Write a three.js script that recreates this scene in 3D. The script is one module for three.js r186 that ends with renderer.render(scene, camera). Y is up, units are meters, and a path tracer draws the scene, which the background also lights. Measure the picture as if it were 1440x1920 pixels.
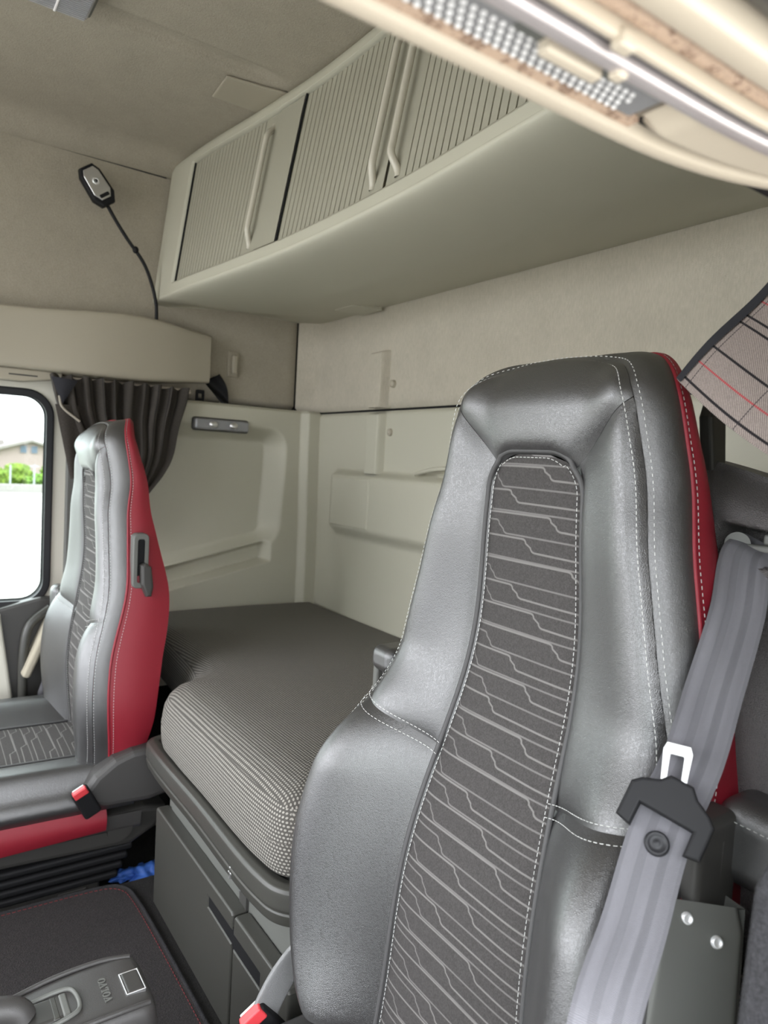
import * as THREE from 'three';
import { RoundedBoxGeometry } from 'three/addons/geometries/RoundedBoxGeometry.js';
import { mergeGeometries, mergeVertices } from 'three/addons/utils/BufferGeometryUtils.js';
import { FontLoader } from 'three/addons/loaders/FontLoader.js';
import { TextGeometry } from 'three/addons/geometries/TextGeometry.js';

// ---------------------------------------------------------------- camera, sky, exposure
// x: towards the driver's door, y: up, -z: towards the rear wall; metres; cab floor near y = 0
const scene = new THREE.Scene();
const camera = new THREE.PerspectiveCamera(71.6, 1440 / 1920, 0.02, 300);
camera.position.set(1.25, 1.05, 0);
camera.quaternion.setFromRotationMatrix(new THREE.Matrix4().makeBasis(
  new THREE.Vector3(0.5664826, 0.05592939, -0.82217357), new THREE.Vector3(-0.08620387, 0.99624231, 0.00837564), new THREE.Vector3(0.81955254, 0.06612989, 0.56917526)));
camera.focus = 0.95;
camera.userData.fStop = 6.8;
const renderer = new THREE.WebGLRenderer();
renderer.toneMapping = THREE.LinearToneMapping;
renderer.toneMappingExposure = 2.45;
renderer.shadowMap.enabled = true;

let seed = 7;
const rnd = () => { seed = (seed * 1664525 + 1013904223) >>> 0; return seed / 4294967296; };
const sm = (a, b, x) => { const t = Math.min(1, Math.max(0, (x - a) / (b - a))); return t * t * (3 - 2 * t); };
const lerp = (a, b, t) => a + (b - a) * t;
const tab = (pts) => (x) => {           // smooth interpolation in a table of [x, value], x rising
  if (x <= pts[0][0]) return pts[0][1];
  for (let i = 1; i < pts.length; i++) if (x <= pts[i][0]) {
    const p = pts[i - 1], q = pts[i], a = pts[i - 2] ?? p, b = pts[i + 1] ?? q, h = q[0] - p[0], t = (x - p[0]) / h;
    const m0 = h * (q[1] - a[1]) / ((q[0] - a[0]) || 1), m1 = h * (b[1] - p[1]) / ((b[0] - p[0]) || 1);
    return (2 * t ** 3 - 3 * t * t + 1) * p[1] + (t ** 3 - 2 * t * t + t) * m0 + (3 * t * t - 2 * t ** 3) * q[1] + (t ** 3 - t * t) * m1;
  }
  return pts[pts.length - 1][1];
};
function noiseField(n, cells, sd) {      // tileable value noise n x n in 0..1
  const g = new Float32Array(cells * cells); let s = sd * 7919 + 13;
  for (let i = 0; i < g.length; i++) { s = (s * 1664525 + 1013904223) >>> 0; g[i] = s / 4294967296; }
  const o = new Float32Array(n * n);
  for (let y = 0; y < n; y++) for (let x = 0; x < n; x++) {
    const fx = x / n * cells, fy = y / n * cells, x0 = Math.floor(fx), y0 = Math.floor(fy), u = sm(0, 1, fx - x0), w = sm(0, 1, fy - y0);
    const at = (i, j) => g[(j % cells) * cells + (i % cells)];
    o[y * n + x] = lerp(lerp(at(x0, y0), at(x0 + 1, y0), u), lerp(at(x0, y0 + 1), at(x0 + 1, y0 + 1), u), w);
  }
  return o;
}
function tex(n, h, fn, srgb, size) {
  const d = new Uint8Array(n * h * 4);
  for (let y = 0; y < h; y++) for (let x = 0; x < n; x++) {
    const c = fn(x, y), k = (y * n + x) * 4, a = Array.isArray(c) ? c : [c, c, c];
    for (let i = 0; i < 3; i++) d[k + i] = Math.max(0, Math.min(255, Math.round(a[i] * 255)));
    d[k + 3] = 255;
  }
  const t = new THREE.DataTexture(d, n, h);
  t.wrapS = t.wrapT = THREE.RepeatWrapping; t.magFilter = THREE.LinearFilter; t.minFilter = THREE.LinearMipmapLinearFilter; t.generateMipmaps = true;
  if (srgb) t.colorSpace = THREE.SRGBColorSpace;
  if (size) t.repeat.set(1 / size[0], 1 / size[1]);
  t.needsUpdate = true; return t;
}
// bright hazy overcast: somewhat brighter overhead than at the horizon, soft cloud bands
{
  const W = 512, H = 256, d = new Float32Array(W * H * 4), n1 = noiseField(512, 6, 3), n2 = noiseField(512, 19, 4);
  for (let y = 0; y < H; y++) for (let x = 0; x < W; x++) {
    const el = (y / H - 0.5) * Math.PI, s = Math.max(0, Math.sin(el)), k = (y * W + x) * 4;
    const c = 0.82 + 0.26 * n1[(y * 2 % 512) * 512 + x] + 0.14 * n2[(y * 2 % 512) * 512 + x];
    const L = 2.7 * (1 + 0.5 * s) * c;
    d[k] = L * 0.97; d[k + 1] = L * 1.0; d[k + 2] = L * 1.05; d[k + 3] = 1;
  }
  const t = new THREE.DataTexture(d, W, H, THREE.RGBAFormat, THREE.FloatType);
  t.mapping = THREE.EquirectangularReflectionMapping; t.magFilter = THREE.LinearFilter; t.needsUpdate = true;
  scene.background = t; scene.environment = t;
}

// ---------------------------------------------------------------- textures and materials
const N = 512, nA = noiseField(N, 256, 1), nB = noiseField(N, 96, 2), nC = noiseField(N, 24, 5), nD = noiseField(N, 7, 6), nE = noiseField(N, 3, 8);
const I = (x, y) => (y & 511) * N + (x & 511);
const cellTex = (() => {                 // leather pebbles: distance between the two nearest points
  const c = 40, p = []; for (let i = 0; i < c * c; i++) p.push([rnd(), rnd()]);
  const o = new Float32Array(N * N);
  for (let y = 0; y < N; y++) for (let x = 0; x < N; x++) {
    const fx = x / N * c, fy = y / N * c, x0 = Math.floor(fx), y0 = Math.floor(fy); let a = 9, b = 9;
    for (let j = -1; j < 2; j++) for (let i = -1; i < 2; i++) {
      const q = p[((y0 + j + c) % c) * c + (x0 + i + c) % c], d = Math.hypot(x0 + i + q[0] - fx, y0 + j + q[1] - fy);
      if (d < a) { b = a; a = d; } else if (d < b) b = d;
    }
    o[y * N + x] = Math.min(1, (b - a) * 1.7);
  }
  return o;
})();
const T = {};
T.grain = tex(N, N, (x, y) => 0.5 * nA[I(x, y)] + 0.5 * nB[I(x, y)], false, [0.16, 0.16]);
T.pebble = tex(N, N, (x, y) => 0.75 * cellTex[I(x, y)] + 0.25 * nA[I(x, y)], false, [0.075, 0.075]);
T.finePebble = tex(N, N, (x, y) => 0.55 * cellTex[I(x, y)] + 0.2 * nA[I(x, y)] + 0.25 * nC[I(x, y)], false, [0.05, 0.05]);
T.liner = tex(N, N, (x, y) => { const v = 0.88 + 0.08 * nA[I(x, y)] + 0.02 * nC[I(x, y)] + 0.025 * nD[I(x, y)]; return [v, v, v]; }, true, [0.45, 0.45]);
T.linerWeave = tex(N, N, (x, y) => { const v = 0.89 + 0.055 * nA[I(x, y * 0.25 | 0)] + 0.02 * nC[I(x, y)] + 0.025 * nD[I(x, y)]; return [v, v, v]; }, true, [0.45, 0.45]);
T.carpet = tex(N, N, (x, y) => { const v = 0.55 + 0.35 * nA[I(x, y)] + 0.15 * nB[I(x, y)]; return [v, v, v]; }, true, [0.25, 0.25]);
T.stain = tex(N, N, (x, y) => { const v = nB[I(x, y)] * 0.5 + nC[I(x, y)] * 0.5, k = 0.55 * sm(0.5, 0.75, v), j = 0.9 + 0.1 * nA[I(x, y)]; return [lerp(1, 0.5, k) * j, lerp(0.95, 0.42, k) * j, lerp(0.9, 0.38, k) * j]; }, true, [0.11, 0.11]);
const dot = (x, y, px) => { const r = Math.floor(y / px), X = ((x + (r % 2) * px / 2) % px) / px - 0.5, Y = (y % px) / px - 0.5; return 1 - sm(0.26, 0.42, Math.hypot(X, Y * 1.1)); };
T.mattress = tex(N, N, (x, y) => { const v = dot(x, y, 32), j = 0.93 + 0.14 * nA[I(x, y)]; return [lerp(0.44, 0.84, v) * j, lerp(0.43, 0.83, v) * j, lerp(0.42, 0.81, v) * j]; }, true, [0.092, 0.092]);
T.mattressBump = tex(N, N, (x, y) => dot(x, y, 32), false, [0.092, 0.092]);
T.web = tex(256, 256, (x, y) => { const rib = 0.86 + 0.14 * Math.cos(y / 256 * Math.PI * 2 * 16 + (x % 4) * 0.5), s = (x / 256 * 3.0 + 0.2) % 1, band = s < 0.42 ? 0.90 : 1.0; const v = 0.68 * rib * band * (0.95 + 0.1 * nA[I(x, y)]); return [v, v, v * 1.03]; }, true);
T.webBump = tex(256, 256, (x, y) => 0.5 + 0.5 * Math.cos(y / 256 * Math.PI * 2 * 16 + (Math.floor(x / 26) % 2) * 1.5), false);
T.plaid = tex(N, N, (x, y) => {          // twill with dark and red lines; 512 px = 0.16 m
  const tw = ((x + y) % 8) < 4 ? 1 : 0.62, j = 0.92 + 0.16 * nA[I(x, y)];
  let c = [0.80 * tw * j, 0.75 * tw * j, 0.73 * tw * j];
  const yy = y % 256, xx = x % 256;
  for (const l of [30, 58, 178]) if (Math.abs(yy - l) < 3.2) c = [0.12, 0.11, 0.13];
  if (Math.abs(yy - 118) < 2.5) c = [0.78, 0.36, 0.38];
  if (Math.abs(xx - 90) < 1.3) c = [0.25, 0.23, 0.25];
  return c;
}, true, [0.16, 0.16]);
T.darkCloth = tex(N, N, (x, y) => { const j = 0.85 + 0.3 * nA[I(x, y)], xx = x % 128; const v = (xx < 6 ? 0.42 : 0.9) * j; return [v, v * 0.97, v * 0.94]; }, true, [0.3, 0.3]);
T.seatCloth = tex(N, N, (x, y) => { const v = 0.5 + 0.5 * Math.cos(x * Math.PI / 4) * Math.cos(y * Math.PI / 4); return v; }, false, [0.05, 0.05]);
T.road = tex(N, N, (x, y) => { const v = 0.8 + 0.1 * nB[I(x, y)] + 0.12 * nD[I(x, y)] - 0.10 * nE[I(x, y)]; return [v, v, v * 0.98]; }, true, [14, 14]);
T.leaf = tex(N, N, (x, y) => { const v = 0.55 + 0.5 * nC[I(x, y)], w = nB[I(x, y)]; return [v * (0.8 + 0.2 * w), v, v * 0.55]; }, true, [3, 3]);
// seat centre cloth: woven ground with pale stepped lines
T.step = (() => {
  const W = 512, H = 1536, cv = document.createElement('canvas'); cv.width = W; cv.height = H;
  const g = cv.getContext('2d'); g.fillStyle = 'rgb(100,97,96)'; g.fillRect(0, 0, W, H);
  const mmx = W / 0.26, mmy = H / 0.80, R = 7;
  const img = g.getImageData(0, 0, W, H), d = img.data;
  for (let y = 0; y < H; y++) for (let x = 0; x < W; x++) { const k = (y * W + x) * 4, v = ((x + y * 2) % 4 < 2 ? 10 : -10) + (y % 3 ? 3 : -7) + (nA[I(x, y)] - 0.5) * 26; for (let i = 0; i < 3; i++) d[k + i] += v; }
  g.putImageData(img, 0, 0);
  g.lineCap = 'round'; g.lineJoin = 'round';
  // the lines come in pairs: one steps down near the middle, its neighbour near the edge
  const mid = [0.72, 0.46, 0.60, 0.38, 0.66, 0.50, 0.80, 0.42, 0.58], edge = [0.22, 0.14, 0.26, 0.18, 0.30, 0.12, 0.24];
  const stepLine = (y, x1, drop, w, col) => {
    const s = 9, k = 11; g.strokeStyle = col; g.lineWidth = w;
    g.beginPath(); g.moveTo(-4, y - 3); g.lineTo(x1 - s - k, y);
    g.quadraticCurveTo(x1 - s, y, x1 - s + 1, y + k * 0.8); g.lineTo(x1 + s - 2, y + drop - k * 0.8); g.quadraticCurveTo(x1 + s, y + drop, x1 + s + k, y + drop + 1); g.lineTo(W + 4, y + drop + 7); g.stroke();
  };
  for (let n = 0, y = -60; y < H + 40; y += 53, n++) {
    stepLine(y, (0.06 + 0.88 * mid[n % 9]) * W, 26, 4.4, 'rgba(186,184,182,0.9)');
    stepLine(y + 17, (0.06 + 0.88 * edge[n % 7]) * W, 28, 4.0, 'rgba(176,174,172,0.85)');
  }
  const t = new THREE.CanvasTexture(cv); t.colorSpace = THREE.SRGBColorSpace; t.wrapS = t.wrapT = THREE.RepeatWrapping; t.magFilter = THREE.LinearFilter; return t;
})();

const P = (o) => new THREE.MeshPhysicalMaterial({ side: THREE.DoubleSide, ...o });
const rgb = (r, g, b) => new THREE.Color().setRGB(r, g, b);
const M = {
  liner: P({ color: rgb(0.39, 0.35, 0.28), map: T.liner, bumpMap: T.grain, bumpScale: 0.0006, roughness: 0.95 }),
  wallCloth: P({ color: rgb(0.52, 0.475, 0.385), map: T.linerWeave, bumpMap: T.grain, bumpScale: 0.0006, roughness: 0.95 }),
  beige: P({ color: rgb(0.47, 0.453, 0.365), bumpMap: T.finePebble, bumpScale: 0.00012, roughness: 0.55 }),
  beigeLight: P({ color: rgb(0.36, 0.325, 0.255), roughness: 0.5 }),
  doorTrim: P({ color: rgb(0.62, 0.60, 0.52), roughness: 0.5 }),  // beige white, lightened to stand for window light grazing the door frame
  tambour: P({ color: rgb(0.345, 0.33, 0.262), bumpMap: T.finePebble, bumpScale: 0.00012, roughness: 0.55 }),
  beigeGloss: P({ color: rgb(0.52, 0.49, 0.41), roughness: 0.24 }),
  stalk: P({ color: rgb(0.20, 0.20, 0.20), bumpMap: T.finePebble, bumpScale: 0.0004, roughness: 0.42 }),
  cream: P({ color: rgb(0.58, 0.50, 0.40), roughness: 0.5 }),
  stained: P({ color: rgb(0.62, 0.50, 0.42), map: T.stain, roughness: 0.7 }),
  greyTrim: P({ color: rgb(0.050, 0.049, 0.043), bumpMap: T.finePebble, bumpScale: 0.0001, roughness: 0.38 }),
  greyPanel: P({ color: rgb(0.12, 0.122, 0.112), roughness: 0.5 }),
  charcoal: P({ color: rgb(0.045, 0.043, 0.04), roughness: 0.42 }),
  black: P({ color: rgb(0.012, 0.012, 0.013), roughness: 0.55, specularIntensity: 0.4 }),
  rubber: P({ color: rgb(0.018, 0.018, 0.02), roughness: 0.45, specularIntensity: 0.6 }),
  leather: P({ color: rgb(0.030, 0.029, 0.029), bumpMap: T.finePebble, bumpScale: 0.00026, roughness: 0.35, ior: 2.1, clearcoat: 0.25, clearcoatRoughness: 0.28 }),
  red: P({ color: rgb(0.25, 0.012, 0.024), bumpMap: T.finePebble, bumpScale: 0.00012, roughness: 0.5 }),
  insert: P({ color: rgb(0.62, 0.60, 0.59), map: T.step, bumpMap: T.seatCloth, bumpScale: 0.0003, roughness: 0.8 }),
  cord: P({ color: rgb(0.07, 0.068, 0.068), roughness: 0.7 }),
  thread: P({ color: rgb(0.62, 0.62, 0.6), roughness: 0.7 }),
  redThread: P({ color: rgb(0.16, 0.015, 0.02), roughness: 0.7 }),
  housing: P({ color: rgb(0.075, 0.069, 0.068), bumpMap: T.pebble, bumpScale: 0.0007, roughness: 0.5, ior: 1.6 }),
  plastic: P({ color: rgb(0.055, 0.052, 0.05), bumpMap: T.finePebble, bumpScale: 0.00015, roughness: 0.45 }),
  web: P({ color: rgb(0.50, 0.49, 0.505), map: T.web, bumpMap: T.webBump, bumpScale: 0.0004, roughness: 0.6, sheen: 0.4, sheenColor: rgb(0.5, 0.5, 0.55) }),
  steel: P({ color: rgb(0.86, 0.86, 0.86), metalness: 0.55, roughness: 0.42 }),
  silver: P({ color: rgb(0.72, 0.72, 0.72), metalness: 0.9, roughness: 0.3 }),
  redPlastic: P({ color: rgb(0.62, 0.05, 0.06), roughness: 0.35 }),
  mattress: P({ color: rgb(0.50, 0.485, 0.455), map: T.mattress, bumpMap: T.mattressBump, bumpScale: 0.0008, roughness: 0.95 }),
  carpet: P({ color: rgb(0.024, 0.022, 0.021), map: T.carpet, bumpMap: T.grain, bumpScale: 0.0015, roughness: 1 }),
  mat: P({ color: rgb(0.042, 0.036, 0.036), map: T.carpet, bumpMap: T.grain, bumpScale: 0.0012, roughness: 1 }),
  plaid: P({ color: rgb(0.66, 0.63, 0.61), map: T.plaid, roughness: 0.95 }),
  hem: P({ color: rgb(0.02, 0.02, 0.025), roughness: 0.95 }),
  curtain: P({ color: rgb(0.05, 0.045, 0.04), map: T.darkCloth, roughness: 0.9 }),
  curtainLining: P({ color: rgb(0.32, 0.29, 0.24), roughness: 0.9 }),
  glass: P({ color: rgb(0.80, 0.84, 0.82), transmission: 1, thickness: 0, roughness: 0, ior: 1.5 }),
  lens: P({ color: rgb(0.80, 0.80, 0.82), transmission: 0.75, thickness: 0, roughness: 0.15, ior: 1.5 }),
  lensGrey: P({ color: rgb(0.24, 0.235, 0.24), roughness: 0.35 }),
  lensDot: P({ color: rgb(0.86, 0.84, 0.84), roughness: 0.2 }),
  blue: P({ color: rgb(0.06, 0.17, 0.60), roughness: 0.55 }),
  tan: P({ color: rgb(0.40, 0.36, 0.28), roughness: 0.8 }),
  fur: P({ color: rgb(0.012, 0.011, 0.012), bumpMap: T.grain, bumpScale: 0.004, roughness: 1 }),
  darkFelt: P({ color: rgb(0.035, 0.034, 0.038), map: T.carpet, bumpMap: T.grain, bumpScale: 0.0015, roughness: 1 }),
  sealMetal: P({ color: rgb(0.62, 0.56, 0.56), roughness: 0.28, metalness: 0.5 }),
  paint: P({ color: rgb(0.58, 0.50, 0.40), roughness: 0.3 }),
  road: P({ color: rgb(0.55, 0.54, 0.52), map: T.road, roughness: 0.9 }),
  house: P({ color: rgb(0.34, 0.26, 0.25), roughness: 0.9 }),
  roofTile: P({ color: rgb(0.24, 0.21, 0.20), roughness: 0.9 }),
  pane: P({ color: rgb(0.08, 0.12, 0.18), roughness: 0.2 }),
  leafA: P({ color: rgb(0.18, 0.27, 0.11), map: T.leaf, roughness: 0.9 }),
  leafB: P({ color: rgb(0.24, 0.30, 0.11), map: T.leaf, roughness: 0.9 }),
  stone: P({ color: rgb(0.26, 0.245, 0.23), roughness: 0.95 }),
  pole: P({ color: rgb(0.28, 0.31, 0.31), roughness: 0.6 }),
  bark: P({ color: rgb(0.12, 0.09, 0.06), roughness: 0.9 }),
};

// ---------------------------------------------------------------- helpers
const used = new Map();
const numbered = (n) => { const k = used.get(n) ?? 0; used.set(n, k + 1); return k ? n + '_' + String(k).padStart(3, '0') : n; };
function boxUV(g) {                      // uv in metres along the face's dominant axis
  g = g.index ? g.toNonIndexed() : g;
  const p = g.attributes.position, n = g.attributes.normal, uv = new Float32Array(p.count * 2);
  const fa = new THREE.Vector3(), fb = new THREE.Vector3(), fc = new THREE.Vector3();
  for (let i = 0; i < p.count; i += 3) {
    fa.fromBufferAttribute(p, i); fb.fromBufferAttribute(p, i + 1).sub(fa); fc.fromBufferAttribute(p, i + 2).sub(fa); fb.cross(fc);
    const ax = Math.abs(fb.x), ay = Math.abs(fb.y), az = Math.abs(fb.z);
    for (let j = i; j < i + 3; j++) {
      const X = p.getX(j), Y = p.getY(j), Z = p.getZ(j);
      uv[j * 2] = ay >= ax && ay >= az ? X : ax >= az ? Z : X; uv[j * 2 + 1] = ay >= ax && ay >= az ? Z : Y;
    }
  }
  g.setAttribute('uv', new THREE.BufferAttribute(uv, 2));
  return g;
}
const clean = (g) => { for (const k of Object.keys(g.attributes)) if (!['position', 'normal', 'uv'].includes(k)) g.deleteAttribute(k); g.clearGroups?.(); return g; };
const merge = (list) => {
  const all = list.map((g) => clean(g.index ? g.toNonIndexed() : g)), uv = all.every((g) => g.attributes.uv);
  for (const g of all) { if (!uv) g.deleteAttribute('uv'); if (!g.attributes.normal) g.computeVertexNormals(); }
  return mergeGeometries(all, false);
};
function finish(geo, mat, keepUV) {
  let g = Array.isArray(geo) ? merge(geo) : clean(geo);
  if (!g.attributes.normal) g.computeVertexNormals();
  if (!keepUV && (mat.map || mat.bumpMap)) g = boxUV(g);
  return g;
}
function thing(name, label, category, base = [0, 0, 0], group) {
  const o = new THREE.Group(); o.name = numbered(name); o.position.set(...base); o.userData = { label, category, ...(group ? { group } : {}) };
  scene.add(o); return o;
}
const baseOf = (o) => { const v = new THREE.Vector3(); for (let p = o; p && p !== scene; p = p.parent) v.add(p.position); return v; };
function part(parent, name, geo, mat, { uv = false, label, kind } = {}) {   // geometry in world coordinates
  const g = finish(geo, mat, uv), b = baseOf(parent); g.translate(-b.x, -b.y, -b.z);
  const m = new THREE.Mesh(g, mat); m.name = name; m.castShadow = m.receiveShadow = true;
  if (label) m.userData.label = label;
  if (kind) m.userData.kind = kind;
  parent.add(m); return m;
}
function single(name, label, category, geo, mat, o = {}) {
  const g = finish(geo, mat, o.uv); g.computeBoundingBox(); const c = g.boundingBox.getCenter(new THREE.Vector3()); c.y = g.boundingBox.min.y;
  g.translate(-c.x, -c.y, -c.z);
  const m = new THREE.Mesh(g, mat); m.name = numbered(name); m.position.copy(c); m.castShadow = m.receiveShadow = true;
  m.userData = { label, category, ...(o.group ? { group: o.group } : {}), ...(o.kind ? { kind: o.kind } : {}) };
  scene.add(m); return m;
}
function struct(name, geo, mat, label, o = {}) { const m = single(name, label, o.category ?? name.split('_')[0], geo, mat, o); m.userData.kind = 'structure'; return m; }
function grid(fn, nu, nv, uvFn) {        // fn(u,v) -> [x,y,z]
  const pos = [], uv = [], idx = [];
  for (let j = 0; j <= nv; j++) for (let i = 0; i <= nu; i++) { const u = i / nu, v = j / nv, p = fn(u, v); pos.push(...p); uv.push(...(uvFn ? uvFn(u, v, p) : [u, v])); }
  for (let j = 0; j < nv; j++) for (let i = 0; i < nu; i++) { const a = j * (nu + 1) + i, b = a + 1, c = a + nu + 1, d = c + 1; idx.push(a, b, d, a, d, c); }
  const g = new THREE.BufferGeometry(); g.setAttribute('position', new THREE.Float32BufferAttribute(pos, 3)); g.setAttribute('uv', new THREE.Float32BufferAttribute(uv, 2)); g.setIndex(idx); g.computeVertexNormals(); return g;
}
function rbox(x0, x1, y0, y1, z0, z1, r = 0.005, seg = 3) { const g = new RoundedBoxGeometry(x1 - x0, y1 - y0, z1 - z0, seg, Math.min(r, (x1 - x0) / 2.01, (y1 - y0) / 2.01, (z1 - z0) / 2.01)); g.translate((x0 + x1) / 2, (y0 + y1) / 2, (z0 + z1) / 2); return g; }
function box(x0, x1, y0, y1, z0, z1) { const g = new THREE.BoxGeometry(x1 - x0, y1 - y0, z1 - z0); g.translate((x0 + x1) / 2, (y0 + y1) / 2, (z0 + z1) / 2); return g; }
const V = (a) => new THREE.Vector3(...a);
const tube = (pts, r, seg = 60, rad = 10, closed = false) => new THREE.TubeGeometry(new THREE.CatmullRomCurve3(pts.map(V), closed, 'centripetal'), seg, r, rad, closed);
const ball = (c, r, s = [1, 1, 1], w = 20, h = 14) => { const g = new THREE.SphereGeometry(r, w, h); g.scale(...s); g.translate(...c); return g; };
function disc(c, n, r, h, seg = 28) { const g = new THREE.CylinderGeometry(r, r, h, seg); g.applyQuaternion(new THREE.Quaternion().setFromUnitVectors(new THREE.Vector3(0, 1, 0), V(n).normalize())); g.translate(...c); return g; }
function turned(c, n, prof, seg = 32) { const g = new THREE.LatheGeometry(prof.map((p) => new THREE.Vector2(...p)), seg); g.applyQuaternion(new THREE.Quaternion().setFromUnitVectors(new THREE.Vector3(0, 1, 0), V(n).normalize())); g.translate(...c); return g; }
// plate cut in the z,y plane (outline as [z,y]), thickness along x from x0 to x1
function plateX(outline, holes, x0, x1, bevel = 0) {
  const toShape = (pts, C) => { const s = new C(); pts.forEach(([z, y], i) => i ? s.lineTo(-z, y) : s.moveTo(-z, y)); return s; };
  const s = toShape(outline, THREE.Shape); for (const h of holes) s.holes.push(toShape(h, THREE.Path));
  const g = new THREE.ExtrudeGeometry(s, { depth: Math.abs(x1 - x0) - 2 * bevel, bevelEnabled: bevel > 0, bevelSize: bevel, bevelThickness: bevel, bevelSegments: 3, bevelOffset: -bevel, curveSegments: 8 });
  g.rotateY(Math.PI / 2); g.translate(Math.min(x0, x1) + bevel, 0, 0); return g;   // (sx,sy,sz)->(sz,sy,-sx)
}
function roundRect(a0, a1, b0, b1, r, n = 8) { const o = []; for (const [ca, cb, t0] of [[a1 - r, b1 - r, 0], [a0 + r, b1 - r, 1], [a0 + r, b0 + r, 2], [a1 - r, b0 + r, 3]]) for (let i = 0; i <= n; i++) { const t = (t0 + i / n) * Math.PI / 2; o.push([ca + r * Math.cos(t), cb + r * Math.sin(t)]); } return o; }
function stitches(points, len, gap, r) { // short thread dashes along a polyline of vectors
  const out = []; const cum = [0]; for (let i = 1; i < points.length; i++) cum.push(cum[i - 1] + points[i].distanceTo(points[i - 1]));
  const at = (s) => { let i = 1; while (i < cum.length - 1 && cum[i] < s) i++; const t = (s - cum[i - 1]) / ((cum[i] - cum[i - 1]) || 1); return points[i - 1].clone().lerp(points[i], t); };
  for (let s = 0; s + len < cum[cum.length - 1]; s += len + gap) {
    const a = at(s), b = at(s + len), d = b.clone().sub(a), L = d.length(); if (L < 1e-5) continue;
    const g = new THREE.CylinderGeometry(r, r, L, 5, 1); g.applyQuaternion(new THREE.Quaternion().setFromUnitVectors(new THREE.Vector3(0, 1, 0), d.divideScalar(L))); const m = a.add(b).multiplyScalar(0.5); g.translate(m.x, m.y, m.z); out.push(g);
  }
  return out;
}
// ---------------------------------------------------------------- the cab shell
const floorM = struct('floor', box(-1.12, 1.12, -0.08, -0.03, -1.32, 1.3), M.carpet, 'dark carpeted cab floor beneath the seats');
// raised middle of the floor between the seats
part(floorM, 'tunnel', rbox(-0.34, 1.06, -0.03, 0.075, -0.52, 0.95, 0.02), M.carpet, { label: 'raised carpeted middle of the floor' });

// ceiling: cloth headliner, coved to the passenger side, with a shallow pressed channel
{
  const fy = (x, z) => {
    let y = 1.955;
    y -= 0.045 * (1 - sm(-1.07, -0.90, x)) ** 2; y -= 0.05 * sm(0.90, 1.07, x) ** 2;
    const along = sm(-0.80, -0.68, z) * (1 - sm(-0.30, -0.2, z)), cx = -0.385;
    y += 0.016 * along * (1 - sm(0.018, 0.030, Math.abs(x - cx)));
    return y;
  };
  const g = grid((u, v) => { const x = lerp(-1.07, 1.07, u), z = lerp(-1.27, 1.28, v); return [x, fy(x, z), z]; }, 220, 150);
  struct('ceiling', [g, box(-1.12, 1.12, 1.975, 2.02, -1.32, 1.3)], M.liner, 'taupe cloth headliner over the whole cab');
}
// rear wall
{
  const w = struct('wall_rear', box(-1.12, 1.12, -0.03, 1.98, -1.33, -1.275), M.black, 'rear wall of the cab, cloth above and moulded panel below');
  // cloth upper panel, curving forward into the side wall at both ends
  const zc = (x) => -1.25 + 0.061 * (1 - sm(-1.06, -0.97, x)) ** 1.5 + 0.055 * sm(0.97, 1.06, x) ** 1.5;
  part(w, 'cloth_panel', grid((u, v) => { const x = lerp(-1.06, 1.06, u), y = lerp(1.224, 1.96, v), e = Math.min(v * 0.736, 1) ; return [x, y, zc(x) - 0.012 * (1 - sm(0, 0.012, y - 1.224))]; }, 120, 60), M.wallCloth);
  // moulded lower panel with a stepped storage ledge
  const xs = 0.07, led = (y) => sm(0.80, 0.845, y) * (1 - sm(1.005, 1.03, y));
  const zl = (x, y) => -1.247 + 0.036 * led(y) * sm(-0.845, -0.815, x) + 0.0 + 0.02 * (1 - sm(0.45, 0.85, y)) * sm(-0.86, -0.7, x) - 0.012 * sm(1.208, 1.217, y);
  part(w, 'moulded_panel', grid((u, v) => { const x = lerp(-1.06, 1.06, u), y = lerp(0.30, 1.217, v); return [x, y, zl(x, y)]; }, 200, 160), M.beige);
  // speaker cover at the end of the ledge
  part(w, 'speaker_cover', rbox(-0.806, -0.582, 0.843, 1.004, -1.222, -1.2075, 0.006), M.beige, { label: 'square panel at the end of the ledge' });
  // raised upright rib with two press studs
  const rib = (x0, x1, y0, y1, d) => grid((u, v) => { const x = lerp(x0, x1, u), y = lerp(y0, y1, v); const k = sm(0, 0.10, u) * (1 - sm(0.80, 1, u)) * (1 - sm(0.93, 1, v)); return [x, y, -1.253 + 1.9 * d * k]; }, 24, 60);
  part(w, 'upright_rib', rib(-0.64, -0.555, 1.226, 1.405, 0.016), M.wallCloth);
  part(w, 'upright_rib', rib(-0.64, -0.555, 1.02, 1.216, 0.017), M.beige);
  for (const y of [1.297, 1.150]) part(w, 'press_stud', turned([-0.535, y, -1.25], [0, 0, 1], [[0, 0.006], [0.006, 0.006], [0.007, 0.009], [0.011, 0.009], [0.0125, 0.0]]), M.beigeLight);
  part(w, 'tray_lip', tube([[-0.37, 1.028, -1.226], [-0.33, 1.034, -1.212], [-0.25, 1.046, -1.206], [-0.15, 1.05, -1.206], [0.2, 1.05, -1.206]], 0.006, 50, 8), M.beige);
  part(w, 'coat_hook', [rbox(0.70, 0.78, 1.26, 1.40, -1.252, -1.225, 0.02), tube([[0.74, 1.37, -1.23], [0.74, 1.38, -1.19], [0.74, 1.33, -1.175], [0.74, 1.29, -1.19]], 0.012, 30, 10)], M.charcoal, { label: 'dark moulded hook on the cloth' });
}
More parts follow.
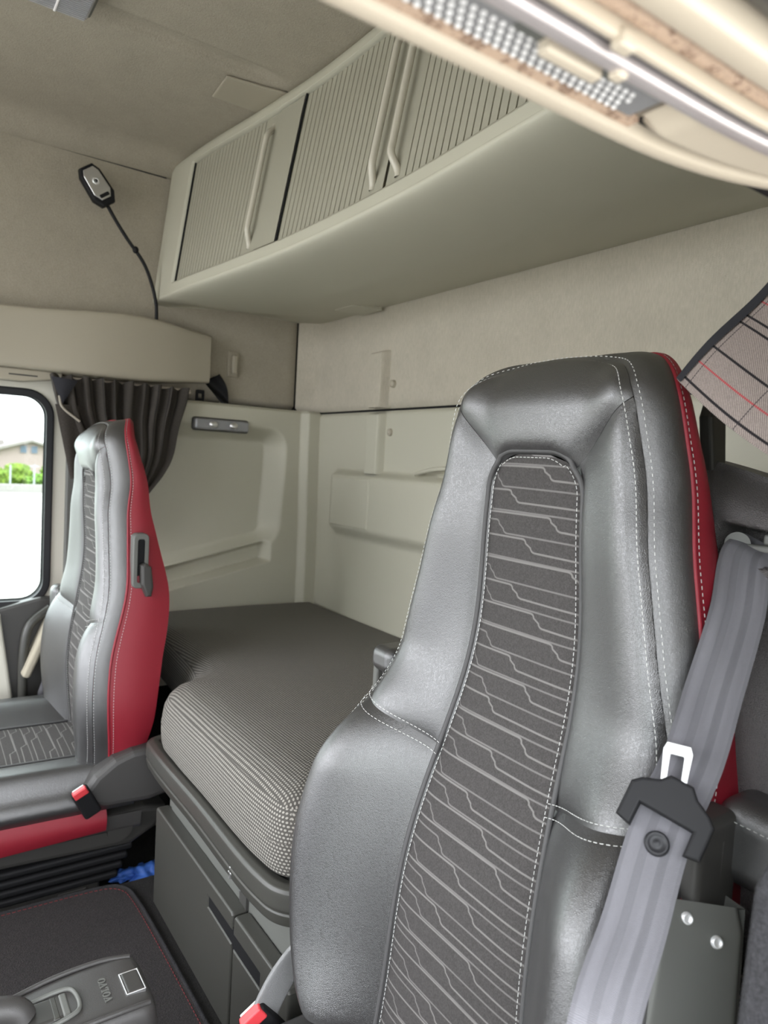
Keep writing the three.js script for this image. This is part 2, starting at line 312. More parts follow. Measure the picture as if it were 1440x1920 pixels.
// passenger side wall (behind the door)
{
  const w = struct('wall_left', box(-1.13, -1.085, -0.03, 1.98, -1.32, -0.44), M.black, 'passenger side wall, cloth above and moulded locker panel below');
  part(w, 'cloth_panel', grid((u, v) => { const z = lerp(-1.186, 1.28, u), y = lerp(1.230, 1.912, v); return [-1.06 - 0.016 * (1 - sm(0, 0.012, y - 1.23)) - 0.007 * (1 - sm(-1.186, -1.180, z)), y, z]; }, 120, 60), M.liner);
  part(w, 'headliner_seam', tube([[-1.0595, 1.910, 1.2], [-1.0595, 1.912, 0.2], [-1.0595, 1.914, -0.3], [-1.0595, 1.911, -0.7]], 0.0028, 60, 6), M.black);
  // moulded lower panel: deep rounded recess with a sloping tray below, column at the corner
  const floorLine = (z) => 0.655 - (z + 0.7) * 0.235;           // tray edge rises to the rear
  const xp = (z, y) => {
    let x = -0.985;
    x -= 0.02 * sm(0.6, 1.2, y) ;                             // leans outwards at the top
    const top = 1.155, rearEdge = -1.115 - 0.02 * sm(0.75, 1.1, y), zz = rearEdge, r = 0.07;
    const yb = floorLine(z);
    const a = Math.min(top - y, z - zz), b = Math.min(a, y - yb);
    // rounded corner distance
    const dz = z - zz, dyT = top - y, dyB = y - yb;
    let dd = b; for (const dy of [dyT, dyB]) if (dz < r && dy < r) dd = Math.min(dd, r - Math.hypot(r - dz, r - dy));
    x -= 0.075 * sm(-0.004, 0.055, dd);
    // tray: a narrow trough under the recess
    const t = y - (yb - 0.045), inTr = sm(-0.006, 0.004, t) * (1 - sm(0.05, 0.07, t)) * sm(-1.085, -1.06, z);
    x -= 0.06 * inTr * (1 - sm(-0.004, 0.055, dd));
    x += 0.03 * sm(-1.185, -1.205, z) ;                         // corner column
    x -= 0.014 * sm(1.215, 1.224, y);
    return x;
  };
  part(w, 'moulded_panel', grid((u, v) => { const z = lerp(-1.25, -0.43, u), y = lerp(0.30, 1.224, v); return [xp(z, y), y, z]; }, 240, 240), M.beige);
}
// passenger door with its window
{
  const hole = roundRect(-0.388, 0.62, 0.575, 1.210, 0.075);
  const outline = [[-0.432, -0.03], [0.86, -0.03], [0.86, 1.30], [-0.432, 1.30]];
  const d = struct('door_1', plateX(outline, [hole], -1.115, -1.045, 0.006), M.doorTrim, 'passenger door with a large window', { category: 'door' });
  const sl = (z) => 0.572 + 0.0;
  part(d, 'sill_trim', [plateX([[-0.43, 0.60], [-0.36, 0.605], [-0.20, 0.565], [0.7, 0.52], [0.7, 0.30], [-0.43, 0.30]], [], -1.052, -1.01, 0.008)], M.charcoal, { label: 'black sill under the window' });
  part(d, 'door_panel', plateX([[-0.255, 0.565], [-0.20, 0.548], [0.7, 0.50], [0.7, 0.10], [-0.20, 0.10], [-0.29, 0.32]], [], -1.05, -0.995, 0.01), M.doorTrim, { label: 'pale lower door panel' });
  part(d, 'grab_bar', tube([[-1.0, 0.575, -0.385], [-0.99, 0.53, -0.33], [-0.985, 0.46, -0.315], [-0.985, 0.30, -0.315], [-0.985, 0.12, -0.315]], 0.013, 40, 12), M.greyTrim);
  part(d, 'pillar_strip', rbox(-1.05, -1.03, 0.45, 1.16, -0.455, -0.425, 0.006), M.greyPanel, { label: 'grey strip beside the pillar' });
  const win = struct('window_1', plateX(roundRect(-0.390, 0.62, 0.573, 1.212, 0.077), [roundRect(-0.374, 0.60, 0.588, 1.196, 0.062)], -1.085, -1.035, 0.005), M.rubber, 'passenger window framed in black rubber', { category: 'window' });
  part(win, 'pane', plateX(roundRect(-0.380, 0.606, 0.583, 1.201, 0.066), [], -1.072, -1.068), M.glass);
  // faint etched maker's marks near the lower rear corner
  const mk = []; for (let i = 0; i < 6; i++) mk.push(box(-1.0679, -1.0675, 0.652 - i * 0.0055, 0.6535 - i * 0.0055, -0.318 + i * 0.001, -0.296 - (i % 3) * 0.004));
  part(win, 'etched_mark', mk, M.greyPanel, { label: 'small grey etched lines on the glass' });
}
// front of the cab (behind the photographer): windscreen opening, dashboard
{
  const s = new THREE.Shape(); s.moveTo(-1.12, -0.03); s.lineTo(1.12, -0.03); s.lineTo(1.12, 1.98); s.lineTo(-1.12, 1.98);
  const h = new THREE.Path(); roundRect(-1.04, 1.04, 0.50, 1.74, 0.1).forEach(([a, b], i) => i ? h.lineTo(a, b) : h.moveTo(a, b)); s.holes.push(h);
  const g = new THREE.ExtrudeGeometry(s, { depth: 0.05, bevelEnabled: false }); g.translate(0, 0, 1.26);
  const f = struct('wall_front', g, M.beigeLight, 'front of the cab with the windscreen opening');
  part(f, 'dashboard', rbox(-1.06, 1.04, 0.1, 0.49, 0.95, 1.255, 0.06), M.charcoal);
  part(f, 'front_shelf', rbox(-1.05, 1.05, 1.76, 1.93, 1.0, 1.255, 0.04), M.beige);
}
// the open driver's door, swung out on its front hinges (out of frame)
{
  const d = struct('door_2', plateX([[0.86, -0.10], [-0.40, -0.10], [-0.40, 1.22], [0.86, 1.22]], [roundRect(-0.32, 0.78, 0.55, 1.15, 0.07)], 1.10, 1.16, 0.006), M.charcoal, 'open driver door swung outwards', { category: 'door' });
  part(d, 'pane', plateX(roundRect(-0.33, 0.79, 0.54, 1.16, 0.07), [], 1.128, 1.132), M.glass);
  const hinge = new THREE.Vector3(1.13, 0, 0.88), a = 1.57;              // turned about the hinge to a right angle
  d.position.sub(hinge).applyAxisAngle(new THREE.Vector3(0, 1, 0), -a).add(hinge); d.rotation.y = -a;
}
// driver's side: pillar behind the door opening, and what lies above and before it
{
  const o = [[-1.32, -0.03], [1.3, -0.03], [1.3, 1.98], [-1.32, 1.98]];
  const wr = struct('wall_right', plateX(o, [[[-0.47, -0.02], [0.86, -0.02], [0.86, 1.275], [-0.47, 1.275]]], 1.075, 1.135), M.beigeLight, 'driver side wall around the open door');
  part(wr, 'pillar_trim', plateX([[-0.52, -0.02], [-0.52, 0.86], [-0.445, 0.80], [-0.43, 0.6], [-0.41, -0.02]], [], 1.036, 1.076, 0.006), M.darkFelt, { label: 'dark felt trim on the pillar' });
  part(wr, 'trim_stitching', stitches([V([1.0352, 0.82, -0.470]), V([1.0352, 0.6, -0.445]), V([1.0352, 0.3, -0.43])], 0.006, 0.003, 0.0006), M.redThread, { kind: 'stuff' });
}
// ---------------------------------------------------------------- door header above the open driver's door
const headerBend = (z) => { const t = Math.max(0, -0.295 - z); return 0.9 * t * t + 4.5 * t * t * t; };   // how far the strips swing outwards at the rear end
function headerStrip(x0, x1, y0, y1, z0, z1, share = 1, n = 60) {      // rounded bar following the header
  return grid((u, v) => { const z = lerp(z0, z1, u), a = v * Math.PI * 2, f = (q) => Math.sign(q) * Math.abs(q) ** 0.45; return [lerp(x0, x1, (f(Math.cos(a)) + 1) / 2) + share * headerBend(z), lerp(y0, y1, (f(Math.sin(a)) + 1) / 2), z]; }, n, 20);
}
{
  const h = struct('trim_1', headerStrip(1.0035, 1.0155, 1.219, 1.262, 0.5, -0.56), M.cream, 'cream edge strip of the header above the open door', { category: 'trim' });
  part(h, 'stained_ledge', box(1.015, 1.0212, 1.2225, 1.262, -0.296, 0.5), M.stained, { label: 'pinkish stained ledge along the lamp' });
  part(h, 'end_cap', grid((u, v) => { const z = lerp(-0.294, -0.56, u), x = lerp(1.0185 + headerBend(z), 1.0455 + 0.5 * headerBend(z), v); return [x, 1.2185 + 0.0055 * (1 - sm(0, 0.25, v)) + 0.006 * (1 - sm(0, 0.06, u)), z]; }, 60, 24), M.cream, { label: 'smooth cream moulding behind the lamp' });
  part(h, 'end_cap_face', grid((u, v) => [lerp(1.0215, 1.0455, u), lerp(1.224, 1.245, v), -0.294], 4, 4), M.cream);
  part(h, 'gap', box(1.010, 1.075, 1.2265, 1.24, -0.56, -0.297), M.black);
  part(h, 'door_seal', headerStrip(1.0465, 1.0555, 1.2155, 1.232, 0.5, -0.56, 0.5), M.sealMetal, { label: 'shiny rolled door seal' });
  part(h, 'rubber_lip', headerStrip(1.0435, 1.047, 1.2205, 1.24, 0.5, -0.56, 0.5), M.rubber);
  part(h, 'outer_rubber_lip', headerStrip(1.0555, 1.0585, 1.2195, 1.24, 0.5, -0.56, 0.5), M.rubber);
  part(h, 'cream_bead', headerStrip(1.0585, 1.0640, 1.2175, 1.24, 0.5, -0.56, 0.45), M.paint);
  part(h, 'stained_shaded_channel', headerStrip(1.0640, 1.0725, 1.2225, 1.25, 0.5, -0.56, 0.45), M.stained, { label: 'stained channel outside the seal, its shadow band put into the brown' });  // stained brown that also stands in for the shadow band of the recess
  part(h, 'shadow_gap', headerStrip(1.0725, 1.0790, 1.2235, 1.25, 0.5, -0.56, 0.40), M.black);
  part(h, 'painted_flange', headerStrip(1.0750, 1.0910, 1.2185, 1.25, 0.5, -0.56, 0.35), M.paint, { label: 'cream painted flange' });
  part(h, 'clip', [rbox(1.0585, 1.0655, 1.2145, 1.222, -0.236, -0.226, 0.002), rbox(1.046, 1.0525, 1.2135, 1.222, -0.248, -0.241, 0.002)], M.cream);
  part(h, 'outer_roof_edge', plateX([[-0.6, 1.25], [0.6, 1.25], [0.6, 1.9], [-0.6, 1.9]], [], 1.135, 1.20, 0.006), M.charcoal, { label: 'black outside of the cab above the door' });
  part(h, 'outer_lip', headerStrip(1.0900, 1.20, 1.2225, 1.275, 0.6, -0.6, 0.3), M.charcoal, { label: 'black lip of the cab roof' });
}
// courtesy lamp in the header
{
  const l = thing('header_lamp', 'long clear lamp with dotted lens set in the cream door header', 'lamp', [1.032, 1.222, -0.15]);
  part(l, 'lamp_body', rbox(1.0213, 1.0438, 1.2265, 1.25, -0.293, 0.2, 0.002), M.greyTrim);
  part(l, 'lens', rbox(1.0216, 1.0432, 1.2218, 1.2278, -0.288, 0.19, 0.002), M.lensGrey);
  const dots = [];
  for (let i = 0; i < 80; i++) for (let j = 0; j < 4; j++) { const z = -0.274 + i * 0.0050 + (j % 2) * 0.0025, x = 1.0238 + j * 0.0040; const g = new THREE.SphereGeometry(0.00135, 8, 5); g.scale(1, 0.8, 1); g.translate(x, 1.2217, z); dots.push(g); }
  part(l, 'lens_dots', dots, M.lensDot, { label: 'rows of raised dots', kind: 'stuff' });
  part(l, 'switch', rbox(1.0365, 1.0432, 1.2155, 1.2235, -0.243, -0.209, 0.002), M.cream, { label: 'cream rocker switch' });
  part(l, 'switch_recess', rbox(1.0370, 1.0438, 1.2205, 1.2225, -0.256, -0.195, 0.001), M.greyPanel);
}
// ---------------------------------------------------------------- overhead locker on the rear wall
{
  const k = thing('overhead_locker', 'wide beige overhead locker with ribbed doors above the bunk', 'locker', [0, 1.53, -1.0]);
  const zBot = tab([[-1.06, -0.665], [-0.8, -0.672], [-0.5, -0.70], [-0.2, -0.722], [0.2, -0.722], [0.5, -0.70], [0.8, -0.672], [1.06, -0.665]]);
  const yTop = 1.955;
  const zF = (x, y) => { const t = (y - 1.55) / 0.4; return lerp(zBot(x), zBot(x) - 0.045 - 0.03 * (1 - (x / 1.06) ** 2), t); };
  const endR = (x) => { const d = Math.min(x + 1.06, 1.06 - x); return d < 0.035 ? 0.035 - Math.sqrt(Math.max(0, 0.035 ** 2 - (0.035 - d) ** 2)) : 0; };
  const doors = [[-0.868, -0.405], [-0.300, 0.128], [0.134, 0.66]];
  const yT = 1.905, yB = 1.552;
  const inDoor = (x, y) => { let m = 0; const e = 0.004; for (const [a, b] of [[-0.868, -0.302], [-0.298, 0.66]]) m = Math.max(m, sm(a - e, a, x) * (1 - sm(b, b + e, x))); return m * sm(yB - e, yB, y) * (1 - sm(yT, yT + e, y)); };
  // face: fine columns where the recess edges are
  const xs = new Set(); for (let i = 0; i <= 110; i++) xs.add(lerp(-1.06, 1.06, i / 110)); for (const a of [-0.868, -0.302, -0.298, 0.66]) for (const e of [-0.004, -0.002, 0, 0.002, 0.004]) xs.add(a + e);
  for (let i = 0; i < 10; i++) { xs.add(-1.06 + i * 0.0035); xs.add(1.06 - i * 0.0035); }
  const X = [...xs].sort((a, b) => a - b);
  const ys = []; for (let i = 0; i <= 40; i++) ys.push(lerp(yB - 0.03, yTop, i / 40)); for (const a of [yB - 0.004, yB - 0.002, yB, yT, yT + 0.002, yT + 0.004]) ys.push(a); ys.sort((a, b) => a - b);
  const face = grid((u, v) => { const x = X[Math.round(u * (X.length - 1))], y = ys[Math.round(v * (ys.length - 1))]; return [x, y, zF(x, y) - endR(x) - 0.020 * inDoor(x, y) - 0.02 * sm(1.93, 1.955, y) ** 2 ]; }, X.length - 1, ys.length - 1);
  // rounded lower lip and underside back to the rear wall
  const under = grid((u, v) => {
    const x = X[Math.round(u * (X.length - 1))], z0 = zF(x, yB - 0.03) - endR(x), yb = yB - 0.03;
    const low = 1.497 + 0.0 + 0.035 * (1 - sm(-1.06, -0.85, x)) + 0.035 * sm(0.85, 1.06, x);
    const zEnd = -1.249, yEnd = 1.536;
    const bez = (t, a, b, c, d) => (1 - t) ** 3 * a + 3 * t * (1 - t) ** 2 * b + 3 * t * t * (1 - t) * c + t ** 3 * d;
    if (v < 0.6) { const t = v / 0.6; return [x, bez(t, yb, yb - 0.022, low - 0.004, low + 0.008), bez(t, z0, z0 + 0.010, z0 - 0.07, z0 - 0.28)]; }
    const t = (v - 0.6) / 0.4; return [x, lerp(low + 0.008, yEnd, t), lerp(z0 - 0.28, zEnd, t)];
  }, X.length - 1, 80);
  part(k, 'body', [face, under], M.beige);
  part(k, 'underside_plate', rbox(-0.71, -0.60, 1.522, 1.5365, -1.236, -1.13, 0.003), M.beige, { label: 'small rectangular cover under the locker' });
  part(k, 'end_plate', plateX([[-1.2, 1.528], [-0.98, 1.512], [-0.98, 1.52], [-1.2, 1.538]], [], 0.50, 0.72), M.beige);
  const mk = (a, b, ribP, handleX, mirror, lbl) => {
    const xa = a + 0.003, xb = b - 0.003, n = Math.round((xb - xa) / ribP), xsD = [];
    for (let i = 0; i < n; i++) { const c = lerp(xa, xb, i / n), w = (xb - xa) / n; xsD.push([c, -1], [c + w * 0.14, -1], [c + w * 0.16, 0], [c + w * 0.98, 0]); }
    xsD.push([xb, 0]);
    const flat = (x) => Math.abs(x - handleX) < 0.035;
    const d = part(k, 'door', grid((u, v) => { const [x, r] = xsD[Math.round(u * (xsD.length - 1))], y = lerp(yB + 0.002, yT - 0.002, v); return [x, y, zF(x, y) - 0.011 + (flat(x) ? 0 : r * 0.0045)]; }, xsD.length - 1, 16).toNonIndexed(), M.tambour, { label: lbl });
    d.geometry.computeVertexNormals();
    // moulded grip: a slender bar whose ends sink into the door
    const pts = []; for (let i = 0; i <= 40; i++) { const t = i / 40, y = lerp(yB + 0.012, yT - 0.028, t), lift = sm(0, 0.16, t) * (1 - sm(0.88, 1, t)), s = (1 - sm(0, 0.17, t)) * 0.012 + sm(0.9, 1, t) * 0.012; pts.push([handleX + mirror * s, y, zF(handleX, y) - 0.013 + 0.020 * lift]); }
    part(d, 'handle', tube(pts, 0.0072, 70, 10), M.beigeGloss);
    const gx = mirror < 0 ? a + 0.0005 : b - 0.0005, gp = []; for (let i = 0; i <= 20; i++) { const y = lerp(yB, yT, i / 20); gp.push([gx, y, zF(gx, y) - 0.0085]); }
    part(d, 'door_gap', tube(gp, 0.0028, 20, 6), M.black);
  };
  mk(-0.868, -0.405, 0.0185, -0.428, -1, 'ribbed sliding door at the far end');
  mk(-0.298, 0.129, 0.0205, 0.098, -1, 'ribbed middle sliding door');
  mk(0.133, 0.66, 0.0205, 0.160, 1, 'ribbed sliding door beside the header');
  part(k, 'post', grid((u, v) => { const x = lerp(-0.404, -0.3035, u), y = lerp(yB + 0.002, yT - 0.002, v); return [x, y, zF(x, y) - 0.007]; }, 6, 16), M.tambour);
}
// ---------------------------------------------------------------- ceiling fittings
{
  const l = thing('ceiling_lamp', 'clear ribbed ceiling lamp at the corner of the headliner', 'lamp', [-0.40, 1.93, -0.2]);
  part(l, 'bezel', rbox(-0.395, -0.22, 1.937, 1.958, -0.330, 0.06, 0.008), M.greyPanel);
  part(l, 'lens', rbox(-0.388, -0.228, 1.926, 1.942, -0.322, 0.052, 0.008), M.lens);
  const r = []; for (let i = 0; i < 22; i++) r.push(rbox(-0.384 + i * 0.0068, -0.3805 + i * 0.0068, 1.9235, 1.928, -0.316, 0.045, 0.0015, 1));
  part(l, 'lens_ribs', r, M.lens, { kind: 'stuff' });
  part(l, 'divider', rbox(-0.386, -0.23, 1.9225, 1.93, -0.262, -0.257, 0.002), M.lensDot);
}
{
  const s = [[-0.655, -0.545], [-0.648, -0.437], [-0.80, -0.412], [-0.80, -0.545]];
  const sh = new THREE.Shape(); s.forEach(([z, x], i) => i ? sh.lineTo(x, -z) : sh.moveTo(x, -z));
  const g = new THREE.ExtrudeGeometry(sh, { depth: 0.002, bevelEnabled: true, bevelSize: 0.003, bevelThickness: 0.002, bevelSegments: 2 }); g.rotateX(-Math.PI / 2); g.translate(0, 1.9495, 0);
  single('ceiling_cover', 'small beige flap flush with the headliner beside the locker', 'cover', g, M.beigeLight);
}
// flexible reading lamp
{
  const l = thing('reading_lamp', 'black gooseneck reading lamp with silver head on the side wall', 'lamp', [-1.0, 1.44, -0.68]);
  part(l, 'stem', tube([[-0.978, 1.452, -0.660], [-0.975, 1.50, -0.656], [-0.975, 1.56, -0.640], [-0.99, 1.62, -0.618], [-0.995, 1.68, -0.57], [-1.0, 1.73, -0.535], [-1.0, 1.765, -0.512]], 0.0052, 80, 10), M.black);
  part(l, 'stem_clip', ball([-0.99, 1.652, -0.594], 0.009, [1, 1.2, 1]), M.black);
  const ax = new THREE.Matrix4().makeBasis(V([0, 0.80, 0.60]), V([0, -0.60, 0.80]), V([1, 0, 0])).setPosition(-0.995, 1.808, -0.478);   // local x along the head, z to the cab
  const put = (g) => g.applyMatrix4(ax);
  const hexa = (s) => { const sh = new THREE.Shape(); [[-0.052, -0.016], [-0.03, -0.029], [0.034, -0.026], [0.050, -0.017], [0.050, 0.017], [0.034, 0.026], [-0.03, 0.029], [-0.052, 0.016]].forEach(([a, b], i) => i ? sh.lineTo(a * s, b * s) : sh.moveTo(a * s, b * s)); return sh; };
  const head = part(l, 'head', put(new THREE.ExtrudeGeometry(hexa(1), { depth: 0.016, bevelEnabled: true, bevelSize: 0.006, bevelThickness: 0.006, bevelSegments: 4 })), M.black);
  const fg = new THREE.ExtrudeGeometry(hexa(0.86), { depth: 0.003, bevelEnabled: true, bevelSize: 0.002, bevelThickness: 0.002, bevelSegments: 3 }); fg.scale(0.96, 0.98, 1); fg.translate(0.004, 0, 0.0205);
  part(head, 'face_plate', put(fg), M.silver, { label: 'brushed silver face' });
  part(head, 'lamp_bead', put(turned([0.010, 0, 0.024], [0, 0, 1], [[0, 0.001], [0.004, 0.003], [0.006, 0.003], [0.0085, 0.005], [0.0105, 0.0]])), M.steel);
  part(head, 'bead_lens', put(ball([0.010, 0, 0.0255], 0.005)), M.charcoal);
  part(head, 'slot', put(rbox(-0.036, -0.026, -0.015, 0.015, 0.0235, 0.0270, 0.003)), M.black);
}
// ---------------------------------------------------------------- box over the passenger window
{
  const bow = tab([[-0.84, -0.992], [-0.7, -0.962], [-0.5, -0.948], [-0.25, -0.962], [0.2, -0.97], [0.8, -0.98]]);
  const yt = tab([[-0.84, 1.435], [-0.6, 1.456], [-0.25, 1.430], [0.8, 1.42]]), yb = tab([[-0.84, 1.283], [-0.6, 1.262], [-0.25, 1.262], [0.8, 1.26]]);
  const sect = (z, a) => { const X = bow(z), c = Math.cos(a), s = Math.sin(a), e = 0.22, f = (q) => Math.sign(q) * Math.abs(q) ** e; return [lerp(-1.062, X, (f(c) + 1) / 2), lerp(yb(z), yt(z), (f(s) + 1) / 2)]; };
  const g = grid((u, v) => {
    const end = Math.min(1, u / 0.05), zr = -0.842 + 0.012 * (1 - Math.sqrt(1 - (1 - end) ** 2)), z = u < 0.05 ? zr : lerp(-0.83, 0.8, (u - 0.05) / 0.95);
    let [x, y] = sect(Math.max(z, -0.84), v * Math.PI * 2); const k = u === 0 ? 0 : 1 - 0.10 * (1 - Math.sqrt(1 - (1 - end) ** 2)), cy = 1.36, cx = -1.03;
    return [cx + (x - cx) * k, cy + (y - cy) * k, z];
  }, 80, 64);
  const b = thing('window_header_box', 'long beige box above the passenger window', 'box', [-1.0, 1.26, -0.1]);
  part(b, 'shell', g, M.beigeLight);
  part(b, 'curtain_rail', [rbox(-1.045, -1.02, 1.243, 1.258, -0.79, 0.6, 0.003)], M.cream, { label: 'white rail under the box' });
  part(b, 'under_trim', plateX([[-0.40, 1.262], [0.7, 1.262], [0.7, 1.228], [-0.30, 1.228], [-0.40, 1.244]], [], -1.045, -0.99, 0.004), M.beigeLight);
  part(b, 'trim_notch', rbox(-0.995, -0.987, 1.243, 1.2465, -0.335, -0.262, 0.001), M.charcoal);
}
// passenger-side curtain, gathered and tucked behind the seat
{
  const zl = tab([[0, -0.362], [0.2, -0.385], [0.4, -0.425], [0.7, -0.47], [1, -0.50]]), zr = tab([[0, -0.765], [0.10, -0.757], [0.28, -0.735], [0.48, -0.717], [0.6, -0.69], [0.75, -0.64], [1, -0.57]]);
  const cloth = (off) => grid((u, v) => {
    const z = lerp(zl(v), zr(v), u), fold = Math.sin(u * Math.PI * 2 * 9.5 + 0.8 * Math.sin(u * 17) + 0.4 * v) * (0.016 - 0.006 * v) + 0.006 * Math.sin(u * 61 + v * 5);
    const puff = 0.03 * Math.sin(Math.PI * u) * sm(0, 0.5, v);
    return [-0.962 + 0.8 * fold + 0.5 * puff + off, lerp(1.252, 0.80, v) + 0.012 * Math.sin(u * 60) * (1 - sm(0, 0.06, v)) * 0.4, z + 0.004 * Math.sin(u * 88)];
  }, 240, 60, (u, v) => [u * 0.9, v * 0.45]);
  const c = thing('gathered_curtain', 'dark brown pleated curtain bunched beside the passenger window', 'curtain', [-1.0, 0.8, -0.6]);
  part(c, 'cloth', [cloth(0), cloth(-0.002)], M.curtain, { uv: true });
  const flap = grid((u, v) => { const a = V([-0.945, 1.246, -0.362]), b = V([-0.940, 1.240, -0.432]), d = V([-0.942, 1.168, -0.392]); const p = a.clone().lerp(b, u).lerp(d, v); p.x += 0.010 * Math.sin(u * 3.1) * (1 - v); return [p.x, p.y, p.z]; }, 12, 12);
  part(c, 'hem_flap', flap, M.hem, { label: 'folded dark corner of the curtain' });
  part(c, 'hem_edge', tube([[-0.945, 1.195, -0.385], [-0.942, 1.165, -0.392], [-0.938, 1.125, -0.44]], 0.0035, 30, 8), M.curtainLining, { label: 'pale edge of the lining' });
  part(c, 'lining', grid((u, v) => { const z = lerp(-0.375, -0.44, u * (1 - 0.6 * v)) - 0.045 * v, y = lerp(1.17, 0.96, v); return [-0.947 + 0.004 * Math.sin(u * 5), y, z]; }, 10, 16), M.curtain);
}
// fittings on the passenger side wall
single('coat_hook', 'small beige fold-out clothes hook on the cloth side wall', 'hook', [rbox(-1.066, -1.052, 1.318, 1.405, -0.965, -0.925, 0.012), rbox(-1.060, -1.038, 1.326, 1.393, -0.958, -0.936, 0.008)], M.beigeLight);
{
  const l = thing('wall_lamp', 'small clear reading light panel on the side locker panel', 'lamp', [-0.99, 1.14, -0.89]);
  part(l, 'bezel', rbox(-1.01, -0.988, 1.128, 1.172, -0.985, -0.790, 0.010), M.charcoal);
  part(l, 'lens', rbox(-0.992, -0.978, 1.133, 1.167, -0.980, -0.795, 0.008), M.lens);
  for (const z of [-0.925, -0.855]) part(l, 'reflector', ball([-0.979, 1.15, z], 0.011, [0.6, 1, 1.3]), M.silver);
}
{
  const s = thing('strap', 'black strap hanging from the end of the window box', 'strap', [-1.02, 1.2, -0.88]);
  part(s, 'tape', grid((u, v) => { const y = lerp(1.305, 1.215, v), w = lerp(0.052, 0.004, v * v), z = lerp(-0.862, -0.925, v) + (u - 0.5) * w; return [-1.03 + 0.010 * Math.sin(u * 6 + v * 4), y + (u - 0.5) * -0.03, z]; }, 10, 24), M.black);
  part(s, 'buckle', plateX(roundRect(-0.842, -0.815, 1.225, 1.262, 0.004), [roundRect(-0.836, -0.821, 1.234, 1.250, 0.002)], -1.045, -1.036), M.black);
}
// ---------------------------------------------------------------- bunk: cabinet, rail, mattress
{
  const c = thing('bunk_cabinet', 'dark grey plastic storage cabinet under the bunk', 'cabinet', [0.1, 0.075, -0.6]);
  part(c, 'carcass', [box(-0.90, 1.0, 0.076, 0.37, -1.2, -0.76), rbox(-0.225, 0.40, 0.0765, 0.395, -0.77, -0.500, 0.006)], M.greyPanel);
  part(c, 'recessed_panel', rbox(-0.20, 0.165, 0.285, 0.345, -0.503, -0.497, 0.002), M.greyPanel);
  // drawer fronts: rounded top edge, slot grips
  const front = (x0, x1, y1, sx0, sx1, sy0, sy1, lbl) => {
    const pts = sx0 - x0 > 0.05 ? [[x0, 0.079], [x1, 0.079], [x1, sy0], [sx0, sy0 + 0.004], [sx0, sy1], [x1, sy1], [x1, y1 - 0.004], [x1 - 0.004, y1], [x0 + 0.004, y1], [x0, y1 - 0.004]] : [[x0, 0.079], [x1, 0.079], [x1, y1 - 0.004], [x1 - 0.004, y1], [x0 + 0.004, y1], [x0, y1 - 0.004], [x0, sy1], [sx1, sy1], [sx1, sy0], [x0, sy0]];
    const sh = new THREE.Shape(); pts.forEach(([a, b], i) => i ? sh.lineTo(a, b) : sh.moveTo(a, b));
    const g = new THREE.ExtrudeGeometry(sh, { depth: 0.018, bevelEnabled: true, bevelSize: 0.004, bevelThickness: 0.005, bevelSegments: 4, bevelOffset: -0.003 }); g.translate(0, 0, -0.494);
    const d = part(c, 'drawer', g, M.greyTrim, { label: lbl });
    part(d, 'grip_slot', box(sx0 - 0.004, sx1 + 0.004, sy0 - 0.004, sy1 + 0.004, -0.498, -0.4735), M.black, { label: 'black slot grip' });
  };
  front(-0.222, 0.194, 0.290, 0.086, 0.194, 0.237, 0.262, 'larger drawer front beside the passenger seat');
  front(0.202, 0.40, 0.290, 0.202, 0.306, 0.232, 0.258, 'drawer front behind the driver seat');
  // rail: moulded profile that follows the bunk front, bending back at both ends
  const path = new THREE.CatmullRomCurve3([[-0.345, 0, -0.62], [-0.342, 0, -0.53], [-0.322, 0, -0.482], [-0.27, 0, -0.474], [0.0, 0, -0.474], [0.27, 0, -0.474], [0.325, 0, -0.485], [0.355, 0, -0.515], [0.375, 0, -0.58], [0.40, 0, -0.68], [0.46, 0, -0.735], [0.7, 0, -0.745]].map(V), false, 'centripetal');
  const prof = [[0.030, 0.395], [0.024, 0.403], [0.010, 0.405], [0.0, 0.402], [-0.004, 0.396], [-0.005, 0.372], [-0.002, 0.366], [-0.004, 0.362], [0.0, 0.345], [0.006, 0.341], [0.030, 0.341]];   // [inwards, y]
  part(c, 'rail', grid((u, v) => { const p = path.getPoint(u), t = path.getTangent(u), k = v * (prof.length - 1), i = Math.min(prof.length - 2, Math.floor(k)), f = k - i, a = lerp(prof[i][0], prof[i + 1][0], f), y = lerp(prof[i][1], prof[i + 1][1], f); return [p.x + t.z * a, y, p.z - t.x * a]; }, 160, 40), M.greyTrim, { label: 'moulded rail along the mattress' });
  part(c, 'gap_glint', [rbox(0.176, 0.188, 0.353, 0.357, -0.480, -0.468, 0.001), rbox(0.180, 0.184, 0.345, 0.366, -0.480, -0.468, 0.001), rbox(0.18, 0.185, 0.318, 0.328, -0.495, -0.488, 0.001)], M.silver, { label: 'small pale cross drawn for the highlights in the gap' });  // silver cross added for the bright glints where the panel edges meet
  part(c, 'catch_recess', box(0.168, 0.196, 0.286, 0.343, -0.500, -0.4945), M.charcoal);
}
